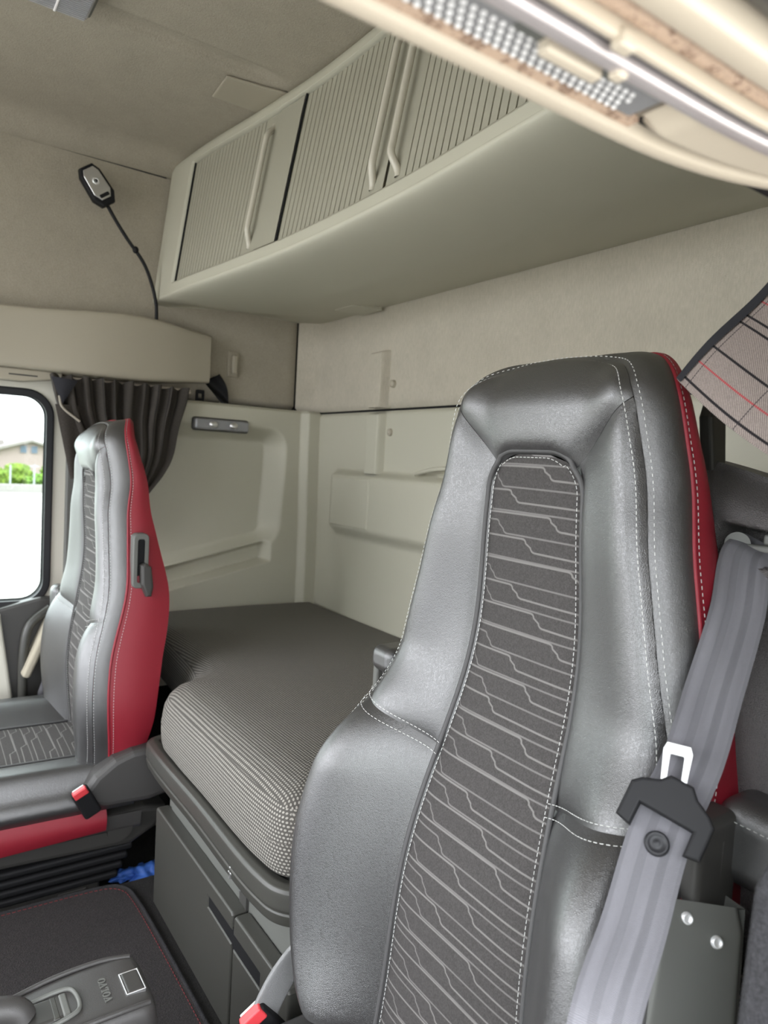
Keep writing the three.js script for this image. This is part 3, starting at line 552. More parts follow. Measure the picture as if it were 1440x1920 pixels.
{
  const C = new THREE.CatmullRomCurve3([[-0.975, -0.64], [-0.60, -0.618], [-0.42, -0.600], [-0.345, -0.575], [-0.305, -0.515], [-0.25, -0.486], [-0.15, -0.480], [0.0, -0.480], [0.25, -0.480], [0.315, -0.492], [0.345, -0.53], [0.362, -0.59], [0.385, -0.68], [0.44, -0.735], [0.70, -0.755], [1.02, -0.755]].map(([x, z]) => new THREE.Vector3(x, 0, z)), false, 'centripetal');
  const rings = [[0.03, 0.407], [0.010, 0.408], [0.003, 0.414], [0, 0.425], [-0.002, 0.45], [0, 0.478], [0.003, 0.498], [0.012, 0.516], [0.028, 0.531], [0.05, 0.5405], [0.08, 0.545], [0.12, 0.5465]];
  const cover = grid((u, v) => {
    const p = C.getPoint(u), t = C.getTangent(u), k = v * 40;
    if (k <= 30) { const q = k / 30 * (rings.length - 1), i = Math.min(rings.length - 2, Math.floor(q)), f = q - i, d = lerp(rings[i][0], rings[i + 1][0], f); return [p.x + t.z * d, lerp(rings[i][1], rings[i + 1][1], f), p.z - t.x * d - 0.0]; }
    const f = (k - 30) / 10, q = [p.x + t.z * 0.12, p.z - t.x * 0.12]; return [lerp(q[0], lerp(-0.955, 1.02, u), f), 0.5465 + 0.002 * Math.sin(f * 3), lerp(q[1], -1.226, f)];
  }, 220, 80);
  const m = thing('mattress', 'grey bunk mattress in dotted woven cloth along the rear wall', 'mattress', [0, 0.406, -0.9]);
  part(m, 'cover', cover, M.mattress);
  const sp = []; for (let i = 0; i <= 80; i++) { const u = lerp(0.2, 0.7, i / 80), p = C.getPoint(u); sp.push([p.x, 0.472 - 0.012 * Math.sin(i / 80 * 3), p.z + 0.0005]); }
  part(m, 'seam', tube(sp, 0.0018, 160, 6), M.mattress);
}
// ---------------------------------------------------------------- seats
const wo = tab([[-0.03, 0.19], [0.06, 0.236], [0.17, 0.258], [0.29, 0.246], [0.40, 0.218], [0.52, 0.187], [0.63, 0.162], [0.70, 0.147], [0.765, 0.133]]);
const wi = tab([[-0.05, 0.118], [0.2, 0.103], [0.39, 0.086], [0.55, 0.076], [0.72, 0.066]]);
const insTop = 0.710, insR = 0.042;
let WING = 0.062, LEAN = 0;   // bolster depth and how far the head part leans back
function seatFront(x, v) {
  const a = Math.abs(x), o = Math.max(wo(Math.min(v, 0.765)), 0.05), i = wi(v), s = Math.max(0, (a - i) / (o - i));
  const wing = WING * (1 - sm(0.27, 0.46, v)) + 0.010;
  let z = wing * sm(0, 0.75, s) * (1 - 0.25 * sm(0.8, 1, s));
  z += 0.020 * Math.exp(-(((v - 0.2) / 0.16) ** 2)) - 0.012 * Math.exp(-(((v - 0.5) / 0.12) ** 2)) * (1 - s);
  z -= 0.010 * Math.max(0, s - 0.6) ** 2 * 6 + LEAN * (1.1 * sm(0.40, 0.84, v) + 0.45 * s * s * sm(0.36, 0.52, v));
  z += 0.012 * sm(0.66, 0.76, v) - 0.030 * sm(0.76, 0.84, v) - 0.012 * (a / 0.13) ** 2 * sm(0.6, 0.75, v);
  return z;
}
const outline = new THREE.CatmullRomCurve3((() => {
  const right = []; for (const v of [-0.03, 0.03, 0.10, 0.17, 0.24, 0.31, 0.38, 0.45, 0.52, 0.59, 0.66, 0.72]) right.push([wo(v), v]);
  right.push([0.1275, 0.774], [0.106, 0.803], [0.064, 0.820]);
  return [...right, [0, 0.826], ...right.slice().reverse().map(([x, v]) => [-x, v])].map(([x, v]) => new THREE.Vector3(x, v, 0));
})(), false, 'centripetal');
const OUT = outline.getSpacedPoints(400);
const redW = tab([[-0.05, 0.05], [0.05, 0.075], [0.15, 0.105], [0.3, 0.118], [0.4, 0.106], [0.55, 0.070], [0.66, 0.044], [0.74, 0.030], [0.80, 0.020], [0.826, 0.010]]);
const gusW = tab([[-0.05, 0.034], [0.1, 0.032], [0.3, 0.032], [0.5, 0.036], [0.66, 0.040], [0.76, 0.042], [0.826, 0.046]]);
const outlineAtV = (v, side) => { let best = 0, bd = 9; for (let i = 0; i <= 400; i++) { const p = OUT[i]; if (Math.sign(p.x || 1) !== side) continue; const d = Math.abs(p.y - v); if (d < bd) { bd = d; best = i; } } return best; };

// builds one seat's backrest; place maps local (x across, v up, z forwards) to the world
function backrest(seat, place, inboardSide) {
  const W = (x, v, z) => place(x, v, z);
  const panel = (name, region, h, mat, nu = 36, nv = 48, opt = {}) => part(seat, name, grid((s, t) => {
    const [x, v] = region(s, t), e = (1 - Math.abs(2 * s - 1) ** 7) * (1 - Math.abs(2 * t - 1) ** (opt.tp ?? 9));
    return W(x, v, seatFront(x, v) - 0.004 + h * e);
  }, nu, nv, (s, t) => region(s, t)), mat, { uv: true, ...opt.o });
  const iA = outlineAtV(0.768, 1), iB = outlineAtV(0.768, -1), seamO = 0.372, seamI = 0.338;
  const sideX = (v, sg) => sg * OUT[outlineAtV(v, sg)].x * sg;
  const insEdge = (t) => { // insert outline from (wi, v0) up the right side over the top to the left; t 0..1
    return null;
  };
  const insX = (v) => { const w = wi(v); if (v > insTop - insR) { const d = v - (insTop - insR); return w - insR + Math.sqrt(Math.max(0, insR * insR - d * d)); } return w; };
  const cv = insTop - insR * 0.35, cx = insX(cv);
  for (const sg of [1, -1]) {
    // upper bolster
    panel('upper_bolster', (s, t) => { const vi = lerp(seamI, cv, t), vo = lerp(seamO, 0.768, t); const A = [sg * insX(vi), vi], B = [OUT[outlineAtV(vo, sg)].x, vo]; return [lerp(A[0], B[0], s), lerp(A[1], B[1], s)]; }, 0.012, M.leather, 30, 60);
    // lower bolster
    panel('lower_bolster', (s, t) => { const vi = lerp(-0.06, seamI, t), vo = lerp(-0.02, seamO, t); const A = [sg * insX(vi), vi], B = [OUT[outlineAtV(vo, sg)].x, vo]; return [lerp(A[0], B[0], s), lerp(A[1], B[1], s)]; }, 0.013, M.leather, 34, 60);
  }
  // head panel: between the outline's top and the insert's top
  const topPts = OUT.slice(iA, iB + 1);
  panel('head_panel', (s, t) => {
    const b = topPts[Math.round((1 - s) * (topPts.length - 1))], xs = lerp(-cx, cx, s), half = Math.abs(xs), w = wi(insTop);
    const d = Math.max(0, half - (w - insR)), vb = insTop - insR + Math.sqrt(Math.max(0, insR * insR - d * d));
    return [lerp(xs, b.x, t), lerp(Math.max(vb, cv), b.y, t)];
  }, 0.014, M.leather, 60, 40);
  // woven insert
  part(seat, 'cloth_insert', grid((s, t) => { const v = lerp(-0.06, insTop, t), x = lerp(-1, 1, s) * insX(v); return W(x, v, seatFront(x, v) - 0.003 + 0.006 * (1 - Math.abs(2 * s - 1) ** 6) * (1 - Math.abs(2 * t - 1) ** 14)); }, 30, 120, (s, t) => { const v = lerp(-0.06, insTop, t), x = lerp(-1, 1, s) * insX(v); return [x / 0.26 + 0.5, (v + 0.08) / 0.80]; }), M.insert, { uv: true, label: 'woven centre panel with pale stepped lines' });
  const insPath = (off) => { const q = []; for (let i = 0; i <= 90; i++) { const v = lerp(-0.05, insTop - 0.00002, 1 - (1 - i / 90) ** 2.2); q.push([insX(v), v]); } const full = [...q, ...q.slice().reverse().map(([x, v]) => [-x, v])]; return full.map(([x, v]) => { const k = Math.max(0.0, 1 - off / Math.max(0.02, Math.abs(x))); const vv = v - (v > insTop - 0.01 ? off : 0); return V(W(x * k, vv, seatFront(x, v) + 0.0015)); }); };
  const cordPts = insPath(-0.004);
  part(seat, 'cord', new THREE.TubeGeometry(new THREE.CatmullRomCurve3(cordPts.filter((_, i) => i % 2 === 0)), 260, 0.0030, 7), M.cord);
  // gusset, red side band, back
  const ring = (i) => { const p = OUT[i], a = OUT[Math.max(0, i - 1)], b = OUT[Math.min(400, i + 1)], n = new THREE.Vector2(b.y - a.y, -(b.x - a.x)).normalize(); return { p, n, z: seatFront(p.x, p.y) - 0.004 }; };
  const gB = (p) => 0.008 + 0.016 * sm(0.02, 0.10, Math.abs(p.x)) * sm(0.25, 0.5, p.y);
  const gus = (i, q) => { const { p, n, z } = ring(i), b = gB(p) * Math.sin(q * Math.PI / 2) ** 0.8; return [p.x + n.x * b, p.y + n.y * b, z - gusW(p.y) * (0.55 * q + 0.45 * q * q) - 0.001]; };
  const zBack = (i) => { const { p, z } = ring(i); return z - gusW(p.y) - redW(p.y); };
  const redP = (i, q) => { const { p, n, z } = ring(i), b = gB(p) + 0.006 * Math.sin(Math.PI * q) - 0.004 * q; return [p.x + n.x * b, p.y + n.y * b, z - gusW(p.y) - redW(p.y) * q - 0.0005]; };
  part(seat, 'side_gusset', grid((u, q) => W(...gus(Math.round(u * 400), q)), 400, 14, (u, q) => [u * 2, q * 0.08]), M.leather, { uv: true });
  part(seat, 'red_side', grid((u, q) => W(...redP(Math.round(u * 400), q)), 400, 12, (u, q) => [u * 2, q * 0.12]), M.red, { uv: true, label: 'red leather band around the back' });
  part(seat, 'red_piping', new THREE.TubeGeometry(new THREE.CatmullRomCurve3(OUT.filter((_, i) => i % 5 === 0).map((_, k) => V(W(...gus(Math.min(400, k * 5), 1))))), 240, 0.0028, 7), M.red);
  const back = grid((u, v) => { const i = Math.round(v * 200), A = redP(i, 1), B = redP(400 - i, 1), x = lerp(A[0], B[0], u); return W(x, lerp(A[1], B[1], u), lerp(A[2], B[2], u) - 0.024 * (1 - (2 * u - 1) ** 2) * Math.min(1, 6 * (1 - v))); }, 24, 200);
  part(seat, 'back_shell', back, M.charcoal);
  // thread
  const st = [];
  const line = (pts, l = 0.0036, g = 0.0024, r = 0.00042) => st.push(...stitches(pts, l, g, r));
  line(insPath(0.004));
  const inset = (d, zz) => OUT.map((p, i) => { const { n } = ring(i), x = p.x - n.x * d, y = p.y - n.y * d; return V(W(x, y, seatFront(x, y) + zz)); });
  line(inset(0.0055, 0.0035)); line(OUT.map((_, i) => V(W(...(() => { const g = gus(i, 0.10); const { n } = ring(i); return [g[0] + n.x * 0.0004, g[1] + n.y * 0.0004, g[2] + 0.0006]; })()))), 0.003, 0.004, 0.0004);
  line(OUT.map((_, i) => V(W(...(() => { const g = redP(i, 0.10), { n } = ring(i); return [g[0] + n.x * 0.0008, g[1] + n.y * 0.0008, g[2]]; })()))), 0.0035, 0.003, 0.0005);
  for (const sg of [1, -1]) for (const off of [0.007, -0.007]) { const q = []; for (let k = 0; k <= 30; k++) { const s = k / 30, x = lerp(sg * insX(seamI), OUT[outlineAtV(seamO, sg)].x, s), v = lerp(seamI, seamO, s) + off; q.push(V(W(x, v, seatFront(x, v) + 0.0055))); } line(q); }
  part(seat, 'stitching', st, M.thread, { label: 'white seam stitching', kind: 'stuff' });
}
// seat cushion: local x across, y up from the cushion's top, z forwards from the backrest
function cushion(seat, place, inboard, L = 0.50) {
  const top = (x, z) => { const a = Math.abs(x); return (Math.sign(x) === inboard ? 0.020 : 0.045) * sm(0.115, 0.20, a) - 0.05 * sm(0.215, 0.262, a) ** 2 - 0.05 * sm(L - 0.09, L, z) ** 2 + 0.012 * sm(L * 0.5, L - 0.1, z); };
  part(seat, 'cushion_insert', grid((s, t) => { const x = lerp(-0.122, 0.122, s), z = lerp(-0.08, L, t); return place(x, top(x, z) - 0.004 + 0.006 * (1 - Math.abs(2 * s - 1) ** 6), z); }, 24, 60, (s, t) => [s * 0.94 + 0.03, 1 - t * 0.72]), M.insert, { uv: true, label: 'woven centre of the cushion with pale stepped lines' });
  for (const sg of [1, -1]) {
    part(seat, 'cushion_bolster', grid((s, t) => { const z = lerp(-0.08, L, t); if (s < 0.8) { const x = lerp(0.122, 0.262, s / 0.8); return place(sg * x, top(sg * x, z) - 0.004 + 0.006 * (1 - Math.abs(2 * s / 0.8 - 1) ** 6), z); } const q = (s - 0.8) / 0.2; return place(sg * (0.262 + 0.010 * Math.sin(q * Math.PI)), top(sg * 0.262, z) - 0.004 - 0.045 * q, z); }, 40, 60, (s, t) => [s * 0.2, t * L]), M.leather, { uv: true });
    part(seat, 'red_cushion_side', grid((s, t) => { const z = lerp(-0.02, L - 0.005, t); return place(sg * (0.262 + 0.008 * Math.sin(s * Math.PI)), top(sg * 0.262, z) - 0.049 - lerp(0.050, 0.075, t) * s, z); }, 10, 40, (s, t) => [s * 0.1, t * L]), M.red, { uv: true, label: 'red lower side of the cushion' });
    part(seat, 'cushion_piping', new THREE.TubeGeometry(new THREE.CatmullRomCurve3([0, 0.15, 0.3, 0.45, 0.6, 0.8, 1].map((t) => V(place(sg * 0.1225, top(sg * 0.1225, lerp(-0.05, L, t)) + 0.0005, lerp(-0.05, L, t))))), 50, 0.0025, 7), M.leather);
  }
  part(seat, 'cushion_pan', grid((s, t) => { const a = s * Math.PI, z = lerp(-0.10, L - 0.01, t); return place(-0.258 * Math.cos(a), -0.10 - 0.07 * Math.sin(a) ** 0.4, z); }, 24, 10), M.plastic);
  part(seat, 'cushion_front', grid((s, t) => { const x = lerp(-0.262, 0.262, s); return place(x, lerp(top(x, L), -0.11, t), L - 0.002 + 0.012 * Math.sin(Math.PI * t)); }, 30, 10, (s, t) => [s * 0.5, t * 0.12]), M.leather, { uv: true });
}
function tilt(cx, y0, z0, k) {           // local to world for a backrest leaning back by slope k
  const a = Math.atan(k), c = Math.cos(a), s = Math.sin(a);
  return (x, v, z) => [cx + x, y0 + v * c + z * s, z0 - v * s + z * c];
}
// a buckle: black stalk top with a red press bar, pushed through an orientation
function buckle(seat, at, dir, nrm, size = 1) {
  const d = V(dir).normalize(), n = V(nrm); n.sub(d.clone().multiplyScalar(n.dot(d))).normalize(); const b = d.clone().cross(n);
  const m = new THREE.Matrix4().makeBasis(b, d, n).setPosition(...at), put = (g) => g.applyMatrix4(m), k = size;
  const body = part(seat, 'buckle', put(rbox(-0.021 * k, 0.021 * k, -0.052 * k, 0.03 * k, -0.011 * k, 0.011 * k, 0.006)), M.black);
  part(body, 'release_button', put(rbox(-0.017 * k, 0.017 * k, 0.014 * k, 0.033 * k, -0.003 * k, 0.0135 * k, 0.003)), M.redPlastic, { label: 'red release button' });
  part(body, 'slot', put(rbox(-0.014 * k, 0.014 * k, 0.028 * k, 0.0315 * k, -0.008 * k, -0.004 * k, 0.001)), M.steel);
}
// driver's seat
const DS = { x: 0.676, y: 0.365, z: -0.522, k: 0.16 };
{
  const s = thing('driver_seat', 'near black leather truck seat with red side band and stepped woven centre', 'seat', [DS.x, 0.075, -0.4]);
  WING = 0.075; LEAN = -0.034; backrest(s, tilt(DS.x, DS.y, DS.z, DS.k), -1);
  cushion(s, (x, y, z) => [DS.x + x, 0.272 + y, DS.z + 0.03 + z], -1, 0.52);
  part(s, 'pedestal', [rbox(DS.x - 0.2, DS.x + 0.2, 0.0755, 0.14, -0.60, -0.12, 0.02), rbox(DS.x - 0.23, DS.x + 0.23, 0.13, 0.185, -0.62, -0.10, 0.02)], M.charcoal);
  // inboard armrest folded up behind the back
  const a = part(s, 'armrest', rbox(0.405, 0.455, 0.752, 0.790, -0.655, -0.575, 0.014, 5), M.leather, { label: 'leather end of the folded inboard armrest' });
  part(a, 'armrest_bracket', [rbox(0.400, 0.412, 0.70, 0.762, -0.620, -0.585, 0.005), rbox(0.414, 0.450, 0.66, 0.755, -0.66, -0.60, 0.008)], M.greyPanel);
  part(a, 'knob_ribs', [0, 1, 2, 3, 4].map((i) => rbox(0.415 + i * 0.008, 0.420 + i * 0.008, 0.685, 0.750, -0.602, -0.592, 0.002)), M.charcoal, { kind: 'stuff' });
  part(s, 'armrest_arm', plateX([[-0.64, 0.66], [-0.585, 0.705], [-0.56, 0.70], [-0.548, 0.64], [-0.55, 0.58], [-0.62, 0.58]], [roundRect(-0.59, -0.575, 0.675, 0.688, 0.004)], 0.402, 0.420, 0.003), M.greyPanel, { label: 'grey bracket beside the back' });
  // outboard shoulder housing with the belt outlet
  const hp = (u, v) => {                 // u across (in -> out), v down
    const x = lerp(0.785, 1.05, u), yTopE = 1.082 - 0.055 * u - 0.03 * u * u, y = lerp(yTopE, 0.60, v);
    const z = -0.690 + 0.030 * sm(0.1, 0.6, v) - 0.008 * (1 - u) ** 2 - 0.036 * (1 - sm(0, 0.11, v)) ** 1.8 + 0.012 * u;
    const sx = Math.abs(x - 0.900) , slot = (1 - sm(0.038, 0.048, Math.abs(x - 0.897))) * (1 - sm(0.012, 0.018, Math.abs(y - 0.990 + (x - 0.897) * 0.1)));
    return [x, y, z - 0.045 * slot];
  };
  part(s, 'belt_housing', [grid((u, v) => hp(u, v), 120, 160), grid((u, v) => { const a = hp(u, 0); return [a[0], a[1] - 0.004 * v, lerp(a[2], a[2] - 0.07, v)]; }, 40, 8)], M.housing, { label: 'grained grey shoulder housing with belt outlet' });
  part(s, 'belt_guide', [rbox(0.864, 0.936, 0.984, 0.992, -0.728, -0.698, 0.003), disc([0.866, 0.990, -0.705], [0.5, 0.1, 1], 0.012, 0.018), rbox(0.892, 0.910, 0.992, 1.003, -0.712, -0.702, 0.003), rbox(0.914, 0.930, 0.992, 1.003, -0.712, -0.702, 0.003)], M.greyPanel, { label: 'grey plastic belt guide in the outlet' });
  part(s, 'back_edge', plateX([[-0.73, 1.03], [-0.712, 1.12], [-0.722, 1.145], [-0.742, 1.12], [-0.755, 1.03]], [], 0.806, 0.822, 0.004), M.charcoal);
  // outboard armrest with its ribbed adjusting knob, on a grey bracket
  const r = part(s, 'armrest', [rbox(0.912, 1.03, 0.692, 0.772, -0.70, -0.610, 0.024, 6)], M.leather, { label: 'padded leather outboard armrest, folded up' });
  part(r, 'armrest_seam', stitches([V([0.920, 0.757, -0.611]), V([0.935, 0.7555, -0.6085]), V([0.98, 0.754, -0.6085]), V([1.02, 0.754, -0.609])], 0.0032, 0.0026, 0.0004), M.thread, { kind: 'stuff' });
  const kn = []; for (let i = 0; i < 18; i++) { const t = i / 18 * Math.PI * 2; kn.push(tube([[0.922 + 0.0145 * Math.cos(t), 0.742, -0.594 + 0.0145 * Math.sin(t)], [0.921 + 0.0145 * Math.cos(t), 0.690, -0.592 + 0.0145 * Math.sin(t)]], 0.0024, 4, 6)); }
  part(r, 'adjusting_knob', [...kn, disc([0.9215, 0.716, -0.593], [0.02, 1, 0], 0.0145, 0.054), disc([0.922, 0.68, -0.592], [0.02, 1, 0], 0.009, 0.03)], M.plastic, { label: 'ribbed grey knob under the armrest' });
  const br = part(s, 'side_bracket', (() => {
    // slab facing forwards and outwards: corners of its face, then the same set back
    const face = (u, v) => { const l = V([0.922, 0.705, -0.525]).lerp(V([0.945, 0.34, -0.42]), v), r = V([0.962, 0.692, -0.598]).lerp(V([1.005, 0.34, -0.53]), v); const p = l.lerp(r, u); return p; };
    const n = V([0.62, 0.30, 0.40]).normalize(), f = (off, k) => (u, v) => { const p = face(0.5 + (u - 0.5) * k, v), e = Math.min(u, 1 - u); p.addScaledVector(n, off - 0.012 * (1 - sm(0, 0.12, e)) - 0.010 * (1 - sm(0, 0.05, v))); return [p.x, p.y, p.z]; };
    return [grid(f(0.006, 1), 40, 40), grid((u, v) => { const b = face(1, v).addScaledVector(n, -0.006); return [b.x - 0.05 * u, b.y, b.z - 0.01 * u]; }, 8, 30), grid((u, v) => { const b = face(u, 0).addScaledVector(n, -0.004); return [b.x - 0.01 * v, b.y - 0.02 * v, b.z - 0.03 * v]; }, 20, 6)];
  })(), M.greyPanel, { label: 'grey plastic side bracket' });
  for (const [x, y, z] of [[0.9385, 0.689, -0.545], [0.956, 0.673, -0.562]]) part(br, 'bolt', [turned([x, y, z], [0.62, 0.3, 0.4], [[0, 0.0015], [0.0025, 0.0015], [0.003, 0.003], [0.0042, 0.003], [0.0052, 0.0]])], M.steel);
  part(s, 'armrest_pivot', rbox(0.886, 0.938, 0.672, 0.762, -0.622, -0.557, 0.008), M.charcoal);
  part(s, 'back_cover', rbox(0.955, 1.05, 0.25, 0.70, -0.72, -0.610, 0.02), M.leather);
  // buckle on its curved stalk at the inboard side
  const stalk = new THREE.CatmullRomCurve3([[0.452, 0.400, -0.535], [0.432, 0.385, -0.50], [0.418, 0.350, -0.465], [0.412, 0.300, -0.435], [0.410, 0.24, -0.415]].map(V));
  part(s, 'buckle_stalk', grid((u, v) => { const p = stalk.getPoint(u), t = stalk.getTangent(u), n = new THREE.Vector3(1, 0, 0), b = t.clone().cross(n).normalize(), a = v * Math.PI * 2, f = (q) => Math.sign(q) * Math.abs(q) ** 0.4; const o = p.clone().addScaledVector(b, 0.022 * f(Math.cos(a))).addScaledVector(n, 0.004 * f(Math.sin(a))); return [o.x, o.y, o.z]; }, 40, 24), M.stalk, { label: 'grained grey buckle stalk' });
  part(s, 'side_skirt', grid((u, v) => [0.402 - 0.012 * Math.sin(u * 7 + v * 5), lerp(0.235, 0.10, v), lerp(-0.45, -0.1, u)], 40, 20), M.fur, { label: 'black felt side skirt of the cushion' });
  buckle(s, [0.415, 0.272, -0.425], [-0.15, 0.75, 0.6], [0.9, 0.2, 0.4], 1.0);
}
// seat belt on the driver's seat
{
  const b = thing('seat_belt', 'grey seat belt hanging across the side of the near seat', 'seat belt', [0.92, 0.5, -0.5]);
  const c = new THREE.CatmullRomCurve3([[0.890, 0.993, -0.712], [0.885, 0.985, -0.692], [0.902, 0.930, -0.648], [0.917, 0.867, -0.593], [0.926, 0.820, -0.556], [0.929, 0.766, -0.512], [0.942, 0.710, -0.466], [0.959, 0.669, -0.415], [0.985, 0.550, -0.360], [0.995, 0.320, -0.330]].map(V));
  const wid = new THREE.Vector3(0.83, -0.04, -0.50).normalize();
  const ribbon = (off) => grid((u, v) => { const p = c.getPoint(u), t = c.getTangent(u), w = wid.clone().sub(t.clone().multiplyScalar(wid.dot(t))).normalize(), n = w.clone().cross(t).normalize(); p.addScaledVector(w, (v - 0.5) * 0.047).addScaledVector(n, off + 0.0012 * Math.sin(u * 40) * Math.sin(v * 5)); return [p.x, p.y, p.z]; }, 160, 12, (u, v) => [v, u * 40]);
  part(b, 'webbing', [ribbon(0), ribbon(0.0014)], M.web, { uv: true });
  // tongue: black slider with the steel plate
  const UT = 0.526, p = c.getPoint(UT), t = c.getTangent(UT).negate(), w = wid.clone().sub(t.clone().multiplyScalar(wid.dot(t))).normalize(), n = w.clone().cross(t).normalize();
  const toCam = camera.position.clone().sub(p).normalize(); if (n.dot(toCam) < 0) n.negate();
  const tn = t.clone().addScaledVector(w, 0.02).addScaledVector(n, 0.10).normalize(), nn = n.clone().sub(tn.clone().multiplyScalar(n.dot(tn))).normalize(), ww = tn.clone().cross(nn).normalize();
  const m = new THREE.Matrix4().makeBasis(ww, tn, nn).setPosition(p.clone().addScaledVector(nn, 0.008)), put = (g) => g.scale(0.88, 0.88, 0.88).applyMatrix4(m);
  const sh = new THREE.Shape(); [[-0.036, -0.024], [-0.036, 0.006], [-0.030, 0.012], [-0.016, 0.018], [-0.009, 0.026], [0.009, 0.026], [0.016, 0.018], [0.030, 0.010], [0.036, 0.004], [0.036, -0.024], [0.027, -0.026], [0.027, -0.004], [-0.027, -0.004], [-0.027, -0.026]].forEach(([a, q], i) => i ? sh.lineTo(a, q) : sh.moveTo(a, q));
  const sl = part(b, 'tongue_slider', put(new THREE.ExtrudeGeometry(sh, { depth: 0.010, bevelEnabled: true, bevelSize: 0.003, bevelThickness: 0.003, bevelSegments: 3 }).translate(0, 0, -0.006)), M.black, { label: 'black plastic slider' });
  const st = new THREE.Shape(); [[-0.017, 0.016], [-0.0105, 0.026], [-0.0125, 0.058], [-0.010, 0.064], [0.010, 0.064], [0.0125, 0.058], [0.0105, 0.026], [0.017, 0.016]].forEach(([a, q], i) => i ? st.lineTo(a, q) : st.moveTo(a, q));
  const ho = new THREE.Path(); roundRect(-0.0068, 0.0068, 0.031, 0.055, 0.002).forEach(([a, q], i) => i ? ho.lineTo(a, q) : ho.moveTo(a, q)); st.holes.push(ho);
  part(sl, 'steel_tongue', put(new THREE.ExtrudeGeometry(st, { depth: 0.0018, bevelEnabled: true, bevelSize: 0.0006, bevelThickness: 0.0006, bevelSegments: 2 }).translate(0, -0.004, 0).rotateZ(0.26)), M.steel, { label: 'bright steel tongue' });
  const q = c.getPoint(0.569).addScaledVector(n, 0.0015);
  part(b, 'stop_button', turned([q.x, q.y, q.z], [n.x, n.y, n.z], [[0, 0.0022], [0.0022, 0.0022], [0.003, 0.001], [0.006, 0.0015], [0.0072, 0.0032], [0.009, 0.0026], [0.0098, 0]]), M.rubber, { label: 'round black stop button' });
}
// passenger's seat
const PS = { x: -0.632, y: 0.288, z: -0.405, k: 0.0 };
{
  const s = thing('passenger_seat', 'far black leather truck seat with broad red side and bellows base', 'seat', [PS.x, -0.03, -0.35]);
  WING = 0.030; LEAN = 0; backrest(s, tilt(PS.x, PS.y, PS.z, PS.k), 1);
  cushion(s, (x, y, z) => [PS.x + x, 0.315 + y + z * 0.02, PS.z + 0.02 + z], 1, 0.5);
  // lever in a slot on the red side
  const lx = PS.x + 0.232;
  part(s, 'lever_slot', plateX(roundRect(-0.488, -0.452, 0.735, 0.862, 0.012), [roundRect(-0.481, -0.459, 0.745, 0.852, 0.008)], lx - 0.02, lx + 0.008, 0.003), M.greyPanel);
  part(s, 'slot_floor', plateX(roundRect(-0.484, -0.456, 0.74, 0.857, 0.010), [], lx - 0.02, lx - 0.006), M.black);
  part(s, 'lever', [plateX([[-0.468, 0.79], [-0.478, 0.795], [-0.492, 0.785], [-0.498, 0.74], [-0.494, 0.716], [-0.482, 0.716], [-0.470, 0.745]], [], lx - 0.004, lx + 0.020, 0.006)], M.charcoal, { label: 'black recline lever' });
  // hinge cover
  part(s, 'hinge_cover', plateX([[-0.352, 0.262], [-0.356, 0.300], [-0.374, 0.325], [-0.416, 0.356], [-0.456, 0.369], [-0.505, 0.370], [-0.55, 0.352], [-0.565, 0.30], [-0.545, 0.252], [-0.497, 0.243], [-0.40, 0.247]], [], PS.x + 0.225, PS.x + 0.282, 0.014), M.plastic, { label: 'rounded dark grey hinge cover' });
  part(s, 'seat_pan', plateX([[0.10, 0.225], [-0.36, 0.205], [-0.50, 0.21], [-0.55, 0.20], [-0.53, 0.155], [-0.47, 0.125], [0.10, 0.15]], [], PS.x - 0.24, PS.x + 0.24, 0.012), M.charcoal);
  part(s, 'pivot', disc([PS.x + 0.245, 0.175, -0.44], [1, 0, 0], 0.028, 0.012), M.charcoal);
  for (let i = 0; i < 4; i++) { const y = 0.128 - i * 0.022; part(s, 'bellows_fold', rbox(PS.x - 0.23 + i * 0.004, PS.x + 0.235 - i * 0.002, y - 0.017, y, -0.475 + i * 0.010, 0.06, 0.007, 4), M.black); }
  const bp = part(s, 'base_plate', [rbox(PS.x - 0.22, PS.x + 0.222, -0.0295, 0.048, -0.405, 0.05, 0.006)], M.charcoal, { label: 'steel base plate' });
  part(bp, 'access_panel', rbox(PS.x + 0.2215, PS.x + 0.2255, -0.022, 0.040, -0.375, -0.315, 0.002), M.charcoal);
  for (const [x, y, z, r] of [[0.2225, 0.018, -0.30, 0.004], [0.2258, 0.026, -0.33, 0.003], [0.2258, 0.014, -0.33, 0.003]]) part(bp, 'hole', disc([PS.x + x, y, z], [1, 0, 0], r, 0.001), M.black);
  buckle(s, [PS.x + 0.290, 0.285, -0.350], [0.1, 0.85, 0.45], [1, 0.15, 0.1], 0.9);
  // outboard armrest and belt seen past the far edge
  part(s, 'armrest', [rbox(PS.x - 0.31, PS.x - 0.255, 0.46, 0.66, -0.43, -0.37, 0.02, 4)], M.leather);
  part(s, 'belt', [grid((u, v) => [PS.x - 0.275, lerp(0.45, 0.32, v), lerp(-0.392, -0.355, v) + (u - 0.5) * 0.045], 4, 10)], M.web);
}
